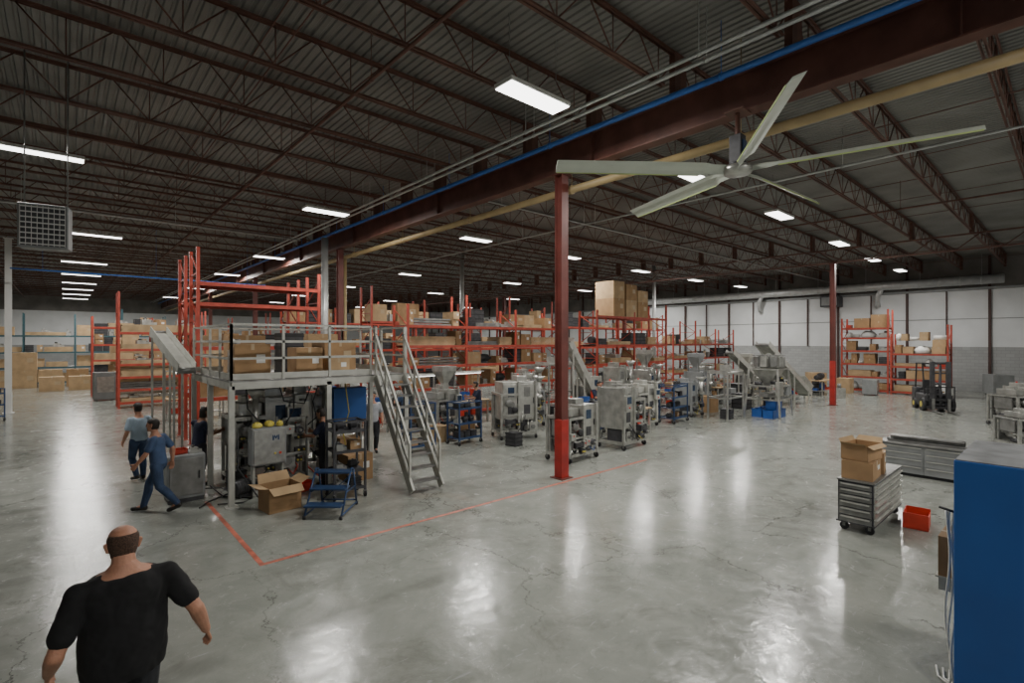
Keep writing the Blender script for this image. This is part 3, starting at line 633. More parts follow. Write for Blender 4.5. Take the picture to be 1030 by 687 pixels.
machine((21.0,.9,0),-.9,1.3,.9,1.2,'low stainless machine near the blue cabinet',16,screen=False)
# multihead weigher stand
w=[]
fr=M()
for x in (-.8,.8):
    for y in (-.7,.7): fr.bar((x,y,0),(x*.8,y*.8,2.0),.07,.07,(0,1,0))
for z in (.75,1.3,2.0):
    k_=1-.1*z; 
    for s in (-1,1):
        fr.b(-.8*k_,.8*k_,s*.7*k_-.03,s*.7*k_+.03,z-.03,z+.03); fr.b(s*.8*k_-.03,s*.8*k_+.03,-.7*k_,.7*k_,z-.03,z+.03)
w.append(('stand',fr,STEEL)); w.append(('weigher_body',M().lathe([(.02,2.03),(.34,2.03),(.34,2.5),(.2,2.52),(.05,2.66)],n=12),STEEL))
for i in range(10):
    t=2*pi*i/10; w.append(('weigh_hopper',M().bc((.52*math.cos(t),.52*math.sin(t),2.3),(.2,.26,.42),rz=t),STEEL if i%2 else STEELD,{'bev':.01}))
    w.append(('feed_pan',M().bc((.45*math.cos(t),.45*math.sin(t),2.56),(.36,.16,.03),rz=t,ry=0),STEELD))
w.append(('discharge_chute',M().loft([[(sx*q,sy*q,z) for sx,sy in ((-1,-1),(1,-1),(1,1),(-1,1))] for q,z in ((.5,1.98),(.12,1.3),(.1,1.1))],False),STEEL))
w.append(('control_box',M().b(-.72,-.3,-.68,-.5,.95,1.5),STEEL,{'bev':.01})); w.append(('control_box',M().b(.3,.65,-.68,-.5,.9,1.3),GREY,{'bev':.01}))
w.append(('cross_conveyor',M().bar((-1.0,-.1,.95),(1.0,-.1,.95),.35,.12),STEELD))
w+=modules(random.Random(5),12,-.6,.6,-.6,.4,.8,1.6)
thing('multihead_weigher','stainless multihead weigher on a splayed steel stand','machine',(22.3,8.75,0),.05,w)
for i,(x,y,z) in enumerate(((21.75,8.45,0),(22.4,8.42,0),(21.9,8.95,0),(22.55,8.95,0),(22.05,8.45,.341))):
    goods('tote',.6,.45,.34,(x,y,z),0,'blue plastic tote stacked on the floor','blue totes on the floor')
# ------------------------------------------------------------ benches, carts
def bench(loc,rz,w,d,h,label,lamp=False,top=WOOD,legm=STEEL):
    P=[('bench_top',M().b(-w/2,w/2,-d/2,d/2,h-.045,h),top,{'bev':.006})]
    for x in (-w/2+.06,w/2-.06):
        for y in (-d/2+.06,d/2-.06): P.append(('leg',M().b(x-.03,x+.03,y-.03,y+.03,0,h-.045),legm))
    P.append(('lower_shelf',M().b(-w/2+.04,w/2-.04,-d/2+.04,d/2-.04,.25,.28),legm))
    if lamp:
        P.append(('lamp_frame',M().b(-w/2,-w/2+.04,d/2-.04,d/2,h,h+1.1).b(w/2-.04,w/2,d/2-.04,d/2,h,h+1.1).b(-w/2,w/2,d/2-.04,d/2,h+1.06,h+1.1).b(-w/2,-w/2+.04,0,d/2,h+1.06,h+1.1).b(w/2-.04,w/2,0,d/2,h+1.06,h+1.1),legm))
        P.append(('task_lamp',M().b(-w*.4,w*.4,-.05,.05,h+1.03,h+1.07).m(1).b(-w*.38,w*.38,-.04,.04,h+1.015,h+1.03).m(0).b(-w*.5,w*.5,-.01,.01,h+1.07,h+1.09),[WHITE,LAMP]))
    thing('workbench',label,'workbench',loc,rz,P)
    LB={'box':'small cardboard box on a workbench','bin':'small red parts bin on a workbench','motor':'small dark motor on a workbench','tote':'small blue tote on a workbench','steelpart':'stainless part on a workbench','crate':'dark case on a workbench'}
    for zz in (h,.28):
        x=-w/2+.12
        while x<w/2-.35:
            k_=R.choice(list(LB)); ww=R.choice((.2,.3,.4))
            goods(k_,ww,.25,R.choice((.12,.2,.3,.4)),xf(loc,rz,(x+ww/2,R.uniform(-.1,.1)*d,zz)),rz,LB[k_],'small parts on workbenches')
            x+=ww+R.choice((.03,.1,.2))
for (x,y,w_,l_) in ((9.3,15.6,2.0,1),(11.8,15.9,1.6,1),(7.9,16.4,1.2,0),(14.9,12.3,1.4,0),(20.9,12.4,1.2,0),(24.6,12.2,1.0,0),(27.0,13.9,1.6,0),(31.4,11.6,2.0,1),(4.0,24,2.0,1),(9.6,23.9,2,1),(14.6,10.2,1.2,0),(33.6,10.2,1.8,0),(29.8,10.4,1.6,0)):
    bench((x,y,0),0,w_,.75,.88,'workbench with wooden top and parts',bool(l_))
def cart(loc,rz,w,d,h,levels,label,mt=DKBLUE):
    f=M()
    for x in (-w/2,w/2):
        for y in (-d/2,d/2): f.b(x-.02,x+.02,y-.02,y+.02,.13,h)
    for y in (-d/2,d/2): f.b(-w/2,w/2,y-.015,y+.015,h-.03,h)
    for x in (-w/2,w/2): f.b(x-.015,x+.015,-d/2,d/2,h-.03,h)
    P=[('frame',f,mt)]
    for z in levels: P.append(('shelf',M().b(-w/2,w/2,-d/2,d/2,z-.015,z).b(-w/2,w/2,-d/2-.01,-d/2+.01,z-.03,z+.03).b(-w/2,w/2,d/2-.01,d/2+.01,z-.03,z+.03),mt))
    for x in (-w/2,w/2):
        for y in (-d/2,d/2): P.append(caster(x,y))
    thing('shelf_cart',label,'cart',loc,rz,P)
    for z in levels[:-1]+((levels[-1],) if levels[-1]<h-.05 else ()):
        x=-w/2+.08
        while x<w/2-.25:
            k_=R.choice(['box','motor','steelpart','crate','crate','steelpart']); goods(k_,.22,.25,.18,xf(loc,rz,(x+.12,0,z)),rz,'small parts container on a shelf cart',group='parts on shelf carts'); x+=.27
cart((17.9,10.6,0),.1,1.2,.6,1.5,(.2,.6,1.0,1.4),'dark blue steel shelf cart loaded with parts')
cart((9.3,12.7,0),.1,.9,.55,1.3,(.2,.65,1.1),'dark blue steel shelf cart')
cart((13.5,11.0,0),.4,.8,.5,1.1,(.2,.65,1.0),'dark blue steel shelf cart')
cart((-2.3,28.4,0),.4,.9,.55,1.3,(.2,.65,1.1),'dark blue steel shelf cart')
cart((7.6,12.6,0),.0,.8,.5,1.4,(.2,.65,1.1),'dark blue steel shelf cart by the stair')
cart((4.30,9.95,0),-.1,.62,.5,1.55,(.2,.55,.95,1.35),'dark steel shelf cart loaded with parts beside the step stool',DKGREY)
def stand(x,y,h=1.9):
    f=M()
    for a in (-.7,.7):
        for c in (-.4,.4): f.b(a-.03,a+.03,c-.03,c+.03,0,h)
    for z in (h*.47,h-.02):
        for c in (-.4,.4): f.b(-.7,.7,c-.03,c+.03,z-.03,z+.03)
        for a in (-.7,.7): f.b(a-.03,a+.03,-.4,.4,z-.03,z+.03)
    thing('steel_stand','tall open stainless steel stand','stand',(x,y,0),0,[('frame',f,STEEL),('tray',M().b(-.7,.7,-.4,.4,h,h+.02).b(-.7,-.68,-.4,.4,h+.02,h+.1).b(.68,.7,-.4,.4,h+.02,h+.1),STEEL)],'open steel stands')
    goods('steelpart',.5,.5,.4,(x,y,h+.02),.3); goods('crate',.5,.4,.4,(x+.1,y,0),.2,'dark case under a steel stand')
stand(20.2,9.6); stand(25.9,10.2,1.5); stand(15.6,14.9,2.2)
for i,(x,y,k_,s) in enumerate(((35.9,9.6,'lbox',.9),(35.6,8.2,'panelcase',.9),(36.2,5.0,'roll',.8),(35.0,10.8,'crate',.8),(34.2,12.4,'lbox',1.0),(41.2,3.2,'panelcase',1.2),(32.4,9.0,'steelpart',.8),(37.2,11.6,'lbox',1.1),
  (12.2,14.1,'crate',.7),(10.1,13.6,'box',.6),(13.9,12.9,'steelpart',.7),(15.3,11.6,'lbox',.6),(16.4,13.0,'crate',.7),(19.5,12.9,'steelpart',.8),(21.6,11.1,'box',.7),(23.9,10.6,'crate',.7),(25.0,11.9,'panelcase',.8),(10.2,11.4,'crate',.4),(8.9,13.5,'lbox',.5),(21.6,14.4,'box',.8),(26.9,12.4,'crate',.9),(30.3,12.2,'lbox',.9),(27.3,10.4,'steelpart',.7),(33,11.8,'panelcase',1.0))):
    goods(k_,s,round(s*.8,2),s,(x,y,0),.1*i,{'box':'brown cardboard box standing on the floor','lbox':'pale cardboard box standing on the floor','crate':'dark case standing on the floor','steelpart':'stainless machine part standing on the floor'}.get(k_),group='goods standing on the floor')
# ------------------------------------------------------------ under-platform details
em=M().add([(0,0,0),(.03,0,0),(.03,.07,0),(.065,.02,0),(.10,.07,0),(.10,0,0),(.13,0,0),(.13,.12,0),(.10,.12,0),(.065,.07,0),(.03,.12,0),(0,.12,0)],[(0,1,2,11),(2,3,9,10),(3,4,8,9),(4,5,6,7)])
cc=thing('control_cabinet','grey steel control cabinet with small blue emblem on legs','cabinet',(3.15,11.2,0),0,[
 ('body',M().b(-.33,.33,-.16,.16,.62,1.38),GREY,{'bev':.012}),('door',M().b(-.3,.3,-.18,-.16,.65,1.35),mat('satin_steel_door',(.33,.33,.31),.4,.4,.2,6),{'bev':.006}),
 ('leg',M().b(-.3,-.26,-.1,.1,0,.62),ALU),('leg',M().b(.26,.3,-.1,.1,0,.62),ALU),('push_button',M().rod((.2,-.18,.85),(.2,-.2,.85),.025,12),REDP),('push_button',M().rod((.1,-.18,.85),(.1,-.2,.85),.02,12),YEL)])
o=link('emblem',em.mesh('emblem',DKBLUE),cc,(.05,-.186,1.12)); o.rotation_euler=(pi/2,0,0)
for i,(x,y,z,s) in enumerate(((2.95,11.2,1.381,.2),(3.2,11.25,1.381,.22),(3.38,11.15,1.381,.15))):
    goods('ybag',s,s*.9,.11,(x,y,z),i*.7,'yellow plastic bag on the control cabinet','yellow bags')
goods('steelpart',.25,.25,.3,(2.92,11.3,1.49),.3) if False else None
thing('control_cabinet','low grey control cabinet on the floor with tools on it','cabinet',(1.79,11.9,0),0,[('body',M().b(-.32,.32,-.28,.28,.08,.92),GREY,{'bev':.015}),('door',M().b(-.28,.28,-.3,-.28,.14,.86),STEELD,{'bev':.006}),('handle',M().b(.2,.22,-.33,-.3,.45,.6),BLACK),('plinth',M().b(-.3,.3,-.26,.26,0,.08),DKGREY)])
goods('bin',.25,.2,.1,(1.7,11.9,.92),.2,'small red parts bin on a cabinet'); goods('steelpart',.2,.2,.15,(1.98,11.85,.92),0)
thing('control_cabinet','tall grey control cabinet under the platform','cabinet',(4.05,12.1,0),0,[('body',M().b(-.22,.22,-.18,.18,.5,1.8),GREY,{'bev':.012}),('door',M().b(-.2,.2,-.2,-.18,.54,1.76).m(1).b(.13,.15,-.23,-.2,1.1,1.25),[ALU,BLACK]),('stand',M().b(-.2,-.16,-.1,.1,0,.5).b(.16,.2,-.1,.1,0,.5).b(-.22,.22,-.15,.15,0,.02),STEELD)])
thing('machine_subframe','open stainless sub-frame full of drives and hoses','machine',(3.75,11.55,0),0,[('frame',M().b(-.28,-.24,-.2,-.16,0,1.5).b(.24,.28,-.2,-.16,0,1.5).b(-.28,-.24,.16,.2,0,1.5).b(.24,.28,.16,.2,0,1.5).b(-.28,.28,-.2,-.16,1.46,1.5).b(-.28,.28,-.2,-.16,.7,.74).b(-.28,.28,-.2,.2,.2,.22),STEEL)]+modules(random.Random(77),14,-.2,.2,-.15,.1,.25,1.3))
thing('equipment_enclosure','blue steel equipment enclosure on a stand','cabinet',(5.3,12.2,0),0,[('body',M().b(-.42,.42,-.2,.2,1.2,2.0),BLUE,{'bev':.01}),('stand',M().b(-.35,-.3,-.1,.1,0,1.2).b(.3,.35,-.1,.1,0,1.2).b(-.4,.4,-.2,.2,0,.02),STEELD)])
goods('crate',.5,.4,.35,(5.3,12.2,.02),0); goods('box',.5,.35,.4,(5.3,12.2,.37),0); goods('steelpart',.5,.4,.5,(4.75,11.95,0),0); goods('bin',.35,.3,.2,(3.75,10.95,0),.3,'red parts bin on the floor under the platform'); goods('crate',.3,.3,.4,(2.75,12.0,0),.2)
goods('motor',.5,.3,.35,(2.75,11.3,0),.4)
CB=[([(2.7,11.6,1.3),(2.6,11.2,.6),(2.9,10.9,.03),(3.4,10.9,.02),(3.6,10.7,.02)],BLACK),([(2.3,12.2,.1),(2.4,11.5,.02),(2.8,11.0,.02),(2.6,10.8,.02),(2.2,11.0,.02)],BLACK),([(4.2,12,.8),(4.15,11.7,.3),(4.4,11.5,.02),(4.7,11.6,.02)],REDP),
([(3.6,11.0,2.22),(3.65,11.1,1.7),(3.5,11.3,1.3),(3.6,11.5,.6),(3.5,11.3,.02)],BLACK),([(4.3,11.4,2.22),(4.2,11.5,1.8),(4.35,11.7,1.4),(4.2,11.9,1.2)],BLACK),([(4.9,11.4,2.22),(5.0,11.4,1.5),(4.9,11.5,1.0),(5.05,11.6,.45)],YEL),
([(2.0,12.2,.5),(2.2,12.4,.02),(2.5,12.2,.02),(2.6,11.7,.02),(2.1,11.3,.02),(1.9,11.0,.02)],BLACK),([(2.7,11.0,2.22),(2.75,11.1,1.8),(2.9,11.1,1.6),(3.0,11.2,1.5)],BLACK),([(3.3,10.9,2.22),(3.45,11.1,1.9),(3.9,11.2,1.8),(4.1,11.3,2.2)],BLACK)]
for (pts,mt) in CB: thing('power_cable','loose cable hanging among the machines','cable',(0,0,0),0,[('p',M().path(pts,.014,6),mt)],'loose cables')
def openbox(loc,rz,w,d,h,label,s=1.0):
    t=.008; b=M().b(-w/2,w/2,-d/2,d/2,0,t).b(-w/2,-w/2+t,-d/2,d/2,0,h).b(w/2-t,w/2,-d/2,d/2,0,h).b(-w/2,w/2,-d/2,-d/2+t,0,h).b(-w/2,w/2,d/2-t,d/2,0,h)
    P=[('body',b,CARD)]
    for pts in ([(-w/2,-d/2,h),(w/2,-d/2,h),(w/2-.02,-d/2-.17*s,h-.1*s),(-w/2+.02,-d/2-.17*s,h-.1*s)],[(-w/2,d/2,h),(w/2,d/2,h),(w/2-.02,d/2+.1*s,h+.16*s),(-w/2+.02,d/2+.1*s,h+.16*s)],
      [(-w/2,-d/2,h),(-w/2,d/2,h),(-w/2-.19*s,d/2-.02,h+.04),(-w/2-.19*s,-d/2+.02,h+.04)],[(w/2,-d/2,h),(w/2,d/2,h),(w/2+.18*s,d/2-.02,h+.08),(w/2+.18*s,-d/2+.02,h+.08)]):
        P.append(('flap',M().add(pts,[(0,1,2,3)]),CARD2))
    return thing('open_cardboard_box',label,'box',loc,rz,P)
openbox((3.05,10.05,0),.1,.60,.5,.46,'open brown cardboard box on the floor with flaps out')
goods('box',.6,.5,.6,(5.0,11.05,0),.05,'closed brown cardboard box under the platform'); 
# step stool
P=[];f=M()
for x in (-.33,.33):
    f.rod((x,-.42,.03),(x,.10,.78),.018,8); f.rod((x,.40,.03),(x,.22,.74),.018,8); f.rod((x,-.42,.06),(x,.42,.06),.016,8); f.rod((x,.1,.78),(x,.22,.74),.016,8); f.rod((x,-.2,.4),(x,.32,.4),.012,8)
f.rod((-.33,.40,.1),(.33,.40,.1),.015,8); f.rod((-.33,.40,.1),(.33,.24,.66),.010,8)
P.append(('frame',f,DKBLUE))
for (y,z) in ((-.32,.24),(-.08,.48),(.16,.72)): P.append(('step',M().b(-.33,.33,y-.13,y+.13,z-.03,z),DKBLUE,{'bev':.006}))
for x in (-.33,.33):
    for y in (-.42,.42): P.append(('rubber_foot',M().rod((x,y,0),(x,y,.06),.028,10),BLACK))
thing('step_stool','low wide dark blue steel step stool with three steps','step stool',(3.7,9.2,0),-.75,P)
# ------------------------------------------------------------ tool chest
L=1.8
P=[('body',M().b(0,L,0,.5,.17,.84),DKGREY,{'bev':.01}),('top_tray',M().b(-.02,L+.01,-.02,.51,.84,.865),STEELD)]
z=.825
for i,hh in enumerate((.085,.085,.09,.10,.12,.12)):
    z-=hh+.012
    for s in range(2):
        x0=.02+s*(L/2-.01); P.append(('drawer',M().b(x0,x0+L/2-.03,-.018,0,z,z+hh-.006),STEEL,{'sub':[('drawer_handle',M().b(x0+.02,x0+L/2-.05,-.05,-.018,z+hh-.03,z+hh-.014),ALU)]}))
    P.append(('drawer',M().b(-.018,0,.025,.475,z,z+hh-.006),STEELD,{'sub':[('drawer_handle',M().b(-.05,-.018,.05,.45,z+hh-.03,z+hh-.014),ALU)]}))
P.append(('base_rail',M().b(-.02,L+.02,-.02,.52,.15,.17),DKGREY))
for x in (.1,L-.1):
    for y in (.07,.43): P.append(caster(x,y,.065))
thing('tool_chest','stainless rolling tool chest with many drawers and boxes on top','tool chest',(9.72,2.2,0),0,P)
goods('box',.62,.44,.30,(10.1,2.46,.866),.05,'brown cardboard box on the tool chest'); openbox((10.12,2.46,1.168),-.12,.58,.40,.26,'open brown cardboard box stacked on another box',.45); goods('box',.45,.36,.36,(10.7,2.44,.866),.15,'brown cardboard box on the tool chest')
goods('bin',.5,.34,.26,(10.9,1.85,0),.1,'open red plastic bin on the floor')
# long low drawer bench
P=[('body',M().b(.02,.58,0,1.65,.08,.72),GREY,{'bev':.01}),('bench_top',M().b(-.03,.62,-.05,1.70,.72,.76),STEELD,{'bev':.006}),('plinth',M().b(.06,.54,.04,1.61,0,.08),BLACK)]
for s in range(2):
    z=.71
    for hh in (.13,.14,.16,.18):
        z-=hh+.006; y0=.02+s*.815
        P.append(('drawer',M().b(0,.02,y0,y0+.80,z,z+hh-.006),GREY,{'sub':[('drawer_handle',M().b(-.03,0,y0+.04,y0+.76,z+hh-.035,z+hh-.02),ALU)]}))
thing('drawer_bench','long low grey drawer bench on the floor','drawer cabinet',(14.75,1.55,0),0,P)
goods('stock',1.4,.3,.12,(15.05,2.4,.76),pi/2,'bundle of steel bars on the drawer bench')
# forklift
P=[('chassis',M().b(-.5,.5,-.85,.75,.18,.75).b(-.52,.52,-1.05,-.55,.3,1.0),DKGREY,{'bev':.05}),('seat',M().b(-.24,.24,-.5,-.05,.85,.95).b(-.24,.24,-.6,-.5,.9,1.35),BLACK,{'bev':.03}),
('seat_base',M().b(-.35,.35,-.6,.05,.75,.86),DKGREY)]
g=M()
for x in (-.45,.45): g.bar((x,-.75,.95),(x,-.6,2.12),.05,.05,(0,1,0)); g.bar((x,.5,.7),(x,.2,2.12),.05,.05,(0,1,0))
g.b(-.48,.48,-.65,-.58,2.1,2.15).b(-.48,.48,.18,.25,2.1,2.15)
for i in range(7): g.b(-.45+i*.15-.015,-.45+i*.15+.015,-.6,.2,2.11,2.14)
P.append(('overhead_guard',g,BLACK))
g=M()
for x in (-.33,.33,-.25,.25): g.b(x-.045,x+.045,.82,.94,.1,2.25)
for z in (.3,.75,1.2,1.7,2.15): g.b(-.35,.35,.84,.9,z,z+.07)
g.rod((0,.88,.1),(0,.88,2.1),.05,10)
P.append(('mast',g,DKGREY)); P.append(('carriage',M().b(-.5,.5,.94,.98,.15,.25).b(-.5,.5,.94,.98,.5,.6).b(-.5,.5,.94,.97,1.1,1.15).b(-.5,-.46,.94,.97,.6,1.1).b(.46,.5,.94,.97,.6,1.1).b(-.2,-.16,.94,.97,.6,1.1).b(.16,.2,.94,.97,.6,1.1),BLACK))
for x in (-.28,.28): P.append(('fork',M().b(x-.05,x+.05,.98,1.02,.04,.6).b(x-.05,x+.05,.98,2.0,.04,.08),STEELD))
for (x,y,r) in ((-.5,.5,.3),(.5,.5,.3),(-.48,-.6,.24),(.48,-.6,.24)): P.append(('wheel',M().rod((x-.09,y,r),(x+.09,y,r),r,20).m(1).rod((x-.1,y,r),(x+.1,y,r),r*.45,14),[BLACK,YEL]))
P.append(('steering_wheel',M().path([(.15*math.cos(t*pi/6),.2+.05*math.sin(t*pi/6),1.15+.14*math.sin(t*pi/6)) for t in range(13)],.015,6).rod((0,.2,1.15),(0,.4,.75),.02,6),BLACK))
thing('forklift','dark grey counterbalance forklift parked on the floor','forklift',(30.0,4.5,0),math.radians(115),P)
# ------------------------------------------------------------ blue cabinet near camera
P=[('body',M().b(0,1.3,-2.2,0,.1,2.13),BLUE,{'bev':.008}),('top_panel',M().b(.01,1.29,-2.19,-.01,2.13,2.138),mat('dull_grey_top',(.15,.155,.16),.6,0,.3,4)),('base',M().b(.03,1.27,-2.17,-.03,0,.1),DKGREY),
('side_shelf',M().b(.52,.95,.001,.20,.90,.915).b(.54,.57,.001,.18,.78,.90).b(.90,.93,.001,.18,.78,.90),ALU),('hose_hook',M().rod((.30,0,1.60),(.30,.14,1.63),.012,8),BLACK)]
thing('storage_cabinet','tall blue panelled cabinet with dull grey top','cabinet',(5.72,.72,0),0,P)
goods('box',.40,.17,.38,(6.45,.815,.915),0,'small brown cardboard box on a side shelf')
for i in range(3):
    q=i*1.1; pts=[]
    for t in range(25):
        a=t/24; pts.append((6.02+.035*math.sin(a*pi*2.2+q),.755+.022*i+.018*math.sin(a*pi*3+q),max(.02,1.60-a*1.58)))
    thing('loose_hose','loose white hose hanging down the cabinet side','hose',(0,0,0),0,[('p',M().path(pts+[(6.12,.80+.04*i,.02),(6.3,.82+.05*i,.02)],.009,8),HOSE)],'loose hoses')
# ------------------------------------------------------------ ducts on east wall
dm=M().path([(0,3,6.95),(0,14,6.95),(0,22,6.95),(0,30,6.95)],.28,14).path([(0,9,6.95),(0,9.3,6.3),(.3,9.4,5.9),(.5,9.4,5.6)],.16,10).path([(0,17,6.95),(0,17.3,6.3),(.3,17.4,5.9),(.5,17.4,5.6)],.16,10)
for y in range(4,30,3): dm.rod((0,y,6.95),(0,y,HT),.01,5); 
for y in range(4,30,1): dm.rod((0,y-.03,6.95),(0,y+.03,6.95),.30,14)
thing('air_duct','light grey round duct along the wall','duct',(42.2,0,0),0,[('p',dm,mat('silver_duct',(.55,.56,.56),.35,.3,.1,3))])
thing('exhaust_unit','dark grey wall ventilation unit','ventilation',(42.35,12.2,5.7),0,[('p',M().b(-.4,.6,-.6,.6,0,.8).m(1).b(-.42,-.4,-.5,.5,.1,.7),[DKGREY,GREY])])
# ------------------------------------------------------------ left-side things
for i,(x,y,z,k_) in enumerate(((-3.3,47.4,0,'lbox'),(-2.0,47.4,0,'lbox'),(-.7,47.5,0,'lbox'),(-2.0,47.4,1.2,'lbox'),(.7,47.6,0,'box'))):
    goods(k_,1.2,1.0,1.2,(x,y,z),0,'large pale cardboard carton stacked on the floor','large cartons on the floor')
for i,x in enumerate((3.2,5.4,7.6,9.8)): goods('lbox',2.0,1.0,1.6,(x,41.5,0),0,'very large pale carton on the floor','large cartons on the floor'); goods('lbox',2.0,1.0,1.5,(x,41.5,1.6),0,'very large pale carton on the floor','large cartons on the floor')
goods('lbox',1.2,1.0,.9,(-.6,43.5,0),0,'low pale carton on the floor'); goods('lbox',1.2,1.0,.9,(.8,43.6,0),0,'low pale carton on the floor'); goods('crate',1.0,.8,1.0,(2.2,45.2,0),0); goods('panelcase',.9,.8,1.5,(1.6,34.8,0),.1,'grey machine case with steel front')
# ------------------------------------------------------------ people
HR=[(-.115,.022,.050,.022),(-.100,.044,.040,.046),(-.07,.060,.016,.070),(-.04,.067,.004,.083),(0,.073,-.003,.092),(.04,.077,-.006,.096),(.075,.070,-.008,.086),(.098,.052,-.008,.064),(.113,.024,-.008,.03)]
def ring(c,rx,ry,n=22): return [V((c[0]+rx*math.cos(2*pi*i/n),c[1]+ry*math.sin(2*pi*i/n),c[2])) for i in range(n)]
def person(loc,rz,label,shirt,trou,skin=SKIN,hair='short',hairm=HAIRD,J=None,H=1.75,wt=1.0,sleeve='short',vox=.011,hyaw=0,hpitch=0):
    sc=H/1.75; heavy=wt>1.1
    j={'P':(0,0,.95),'N':(0,0,1.48),'Hd':(0,.025,1.635),
       'Sr':(.185,0,1.385),'Er':(.24,-.02,1.11),'Wr':(.25,.08,.87),'Sl':(-.185,0,1.385),'El':(-.24,-.02,1.11),'Wl':(-.25,.08,.87),
       'Hr':(.095,0,.92),'Kr':(.11,.03,.50),'Ar':(.11,-.02,.09),'Tr':(.13,.15,.035),'Hl':(-.095,0,.92),'Kl':(-.11,.03,.50),'Al':(-.11,-.02,.09),'Tl':(-.13,.15,.035)}
    if J: j.update(J)
    j={k:V(v)*sc for k,v in j.items()}
    TR=[(-.20,.135,.10),(-.08,.155,.115),(.1,.155,.115),(.3,.145,.108),(.5,.150,.115),(.68,.168,.120),(.80,.165,.108),(.88,.135,.09),(.95,.09,.072),(1.04,.058,.058)]
    HV=[(-.30,.20,.155),(-.08,.225,.175),(.1,.228,.185),(.3,.222,.185),(.5,.224,.175),(.68,.236,.155),(.78,.240,.140),(.86,.220,.120),(.92,.170,.10),(.97,.105,.086),(1.05,.070,.070)]
    def torso(m,ex,t0,t1):
        P_,N_=j['P'],j['N']; rs=[]
        for t,rx,ry in (HV if heavy else TR):
            if t<t0-1e-6 or t>t1+1e-6: continue
            c=P_+(N_-P_)*t; by=.02 if heavy and t<.6 else 0
            rs.append(ring((c.x,c.y+by,c.z),(rx+ex)*sc,(ry+ex)*sc))
        m.loft(rs)
    lw=1.22 if heavy else 1.0
    def limbs(m,ex,arm,leg):
        for s in 'rl':
            S_,E_,W_=j['S'+s],j['E'+s],j['W'+s]; N_=j['N']
            if arm>0:
                m.cap(N_+(S_-N_)*.25-V((0,0,.06)),S_-V((0,0,.005)),.045*lw+ex,.052*lw+ex)
                if arm>=1: m.cap(S_,E_,.052*lw+ex,.041*lw+ex); m.cap(E_,E_+(W_-E_)*.35,.043*lw+ex,.042*lw+ex); m.cap(E_+(W_-E_)*.35,W_,.042*lw+ex,.027*lw+ex)
                else: m.cap(S_,S_+(E_-S_)*arm*1.6,.052*lw+ex,.050*lw+ex*1.5)
            if leg>0:
                h_,k_,a_=j['H'+s],j['K'+s],j['A'+s]
                m.cap(h_-V((0,0,.03)),k_,.088*lw+ex,.057*lw+ex); m.cap(k_,k_+(a_-k_)*.35+V((0,-.015,0)),.055*lw+ex,.056*lw+ex); m.cap(k_+(a_-k_)*.35+V((0,-.015,0)),a_,.056*lw+ex,.038*lw+ex)
    root=link('person',None,None,loc,rz); tag(root,label,'person')
    b=M(); torso(b,-.006 if heavy else 0,-1,2); limbs(b,0,1,1)
    Hd=j['Hd']; hm=Matrix.Rotation(hyaw,3,'Z')@Matrix.Rotation(hpitch,3,'X'); hs=sc*(1.10 if heavy else 1)
    def hp(p): return Hd+hm@(V(p)*hs)
    b.cap(j['N']-V((0,0,.03)),hp((0,-.022,-.045)),(.073 if heavy else .060)*sc,(.063 if heavy else .054)*sc)
    hr=[[hp(p) for p in ring((0,c,z),w_,d_)] for z,w_,c,d_ in HR]; b.loft(hr)
    b.cap(hp((0,.088,.012)),hp((0,.106,-.022)),.007,.013); b.cap(hp((-.03,.082,.028)),hp((.03,.082,.028)),.010,.010)
    b.cap(hp((0,.075,-.085)),hp((0,.078,-.095)),.018,.018)
    for s in (-1,1): b.cap(hp((s*.077,-.012,-.024)),hp((s*.085,-.020,.020)),.010,.015)
    for s,sg in (('r',1),('l',-1)):
        W_=j['W'+s]; f=(W_-j['E'+s]).normalized(); t=V((0,1,0)) if abs(f.y)<.8 else V((0,0,1)); t=(t-f*t.dot(f)).normalized()
        n=f.cross(t).normalized(); 
        if n.x*sg>0: n=-n
        for i in range(4):
            o_=t*(.033-i*.022); kn=W_+f*.095*sc+o_; b.cap(W_+f*.01+o_*.6,kn,.0145,.0125,8)
            L=(.066,.076,.07,.055)[i]*sc; m1=kn+(f*.9+n*.35).normalized()*L*.55; b.cap(kn,m1,.0105,.0095,8); b.cap(m1,m1+(f*.6+n*.8).normalized()*L*.5,.0095,.0085,8)
        tb=W_+f*.03+t*.03; t1_=tb+(f*.6+t*.8).normalized()*.045; b.cap(tb,t1_,.015,.012,8); b.cap(t1_,t1_+(f*.9+t*.2+n*.3).normalized()*.035,.012,.0095,8)
        a_,T_=j['A'+s],j['T'+s]; b.cap(a_,T_,.036,.028)
    def fin(nm,m,mt,v,par=root,it=3):
        o=link(nm,m.mesh(nm,mt),par); rm=o.modifiers.new('r','REMESH'); rm.mode='VOXEL'; rm.voxel_size=v; rm.use_smooth_shade=True
        sm=o.modifiers.new('s','SMOOTH'); sm.factor=.5; sm.iterations=it; return o
    fin('body',b,skin,vox*.62 if vox<.009 else vox*.8,it=2)
    s_=M(); torso(s_,.016,-.08 if not heavy else -.30,.93); limbs(s_,.013,.42 if sleeve=='short' else 1,0); so=fin('shirt',s_,shirt,vox,it=26 if heavy else 6)
    if heavy:
        tx=D.textures.new('folds','CLOUDS'); tx.noise_scale=.16; dp=so.modifiers.new('d','DISPLACE'); dp.texture=tx; dp.strength=.03; dp.mid_level=.42
    t_=M(); torso(t_,.010,-1,.1); limbs(t_,.016,0,1); fin('trousers',t_,trou,vox,it=4)
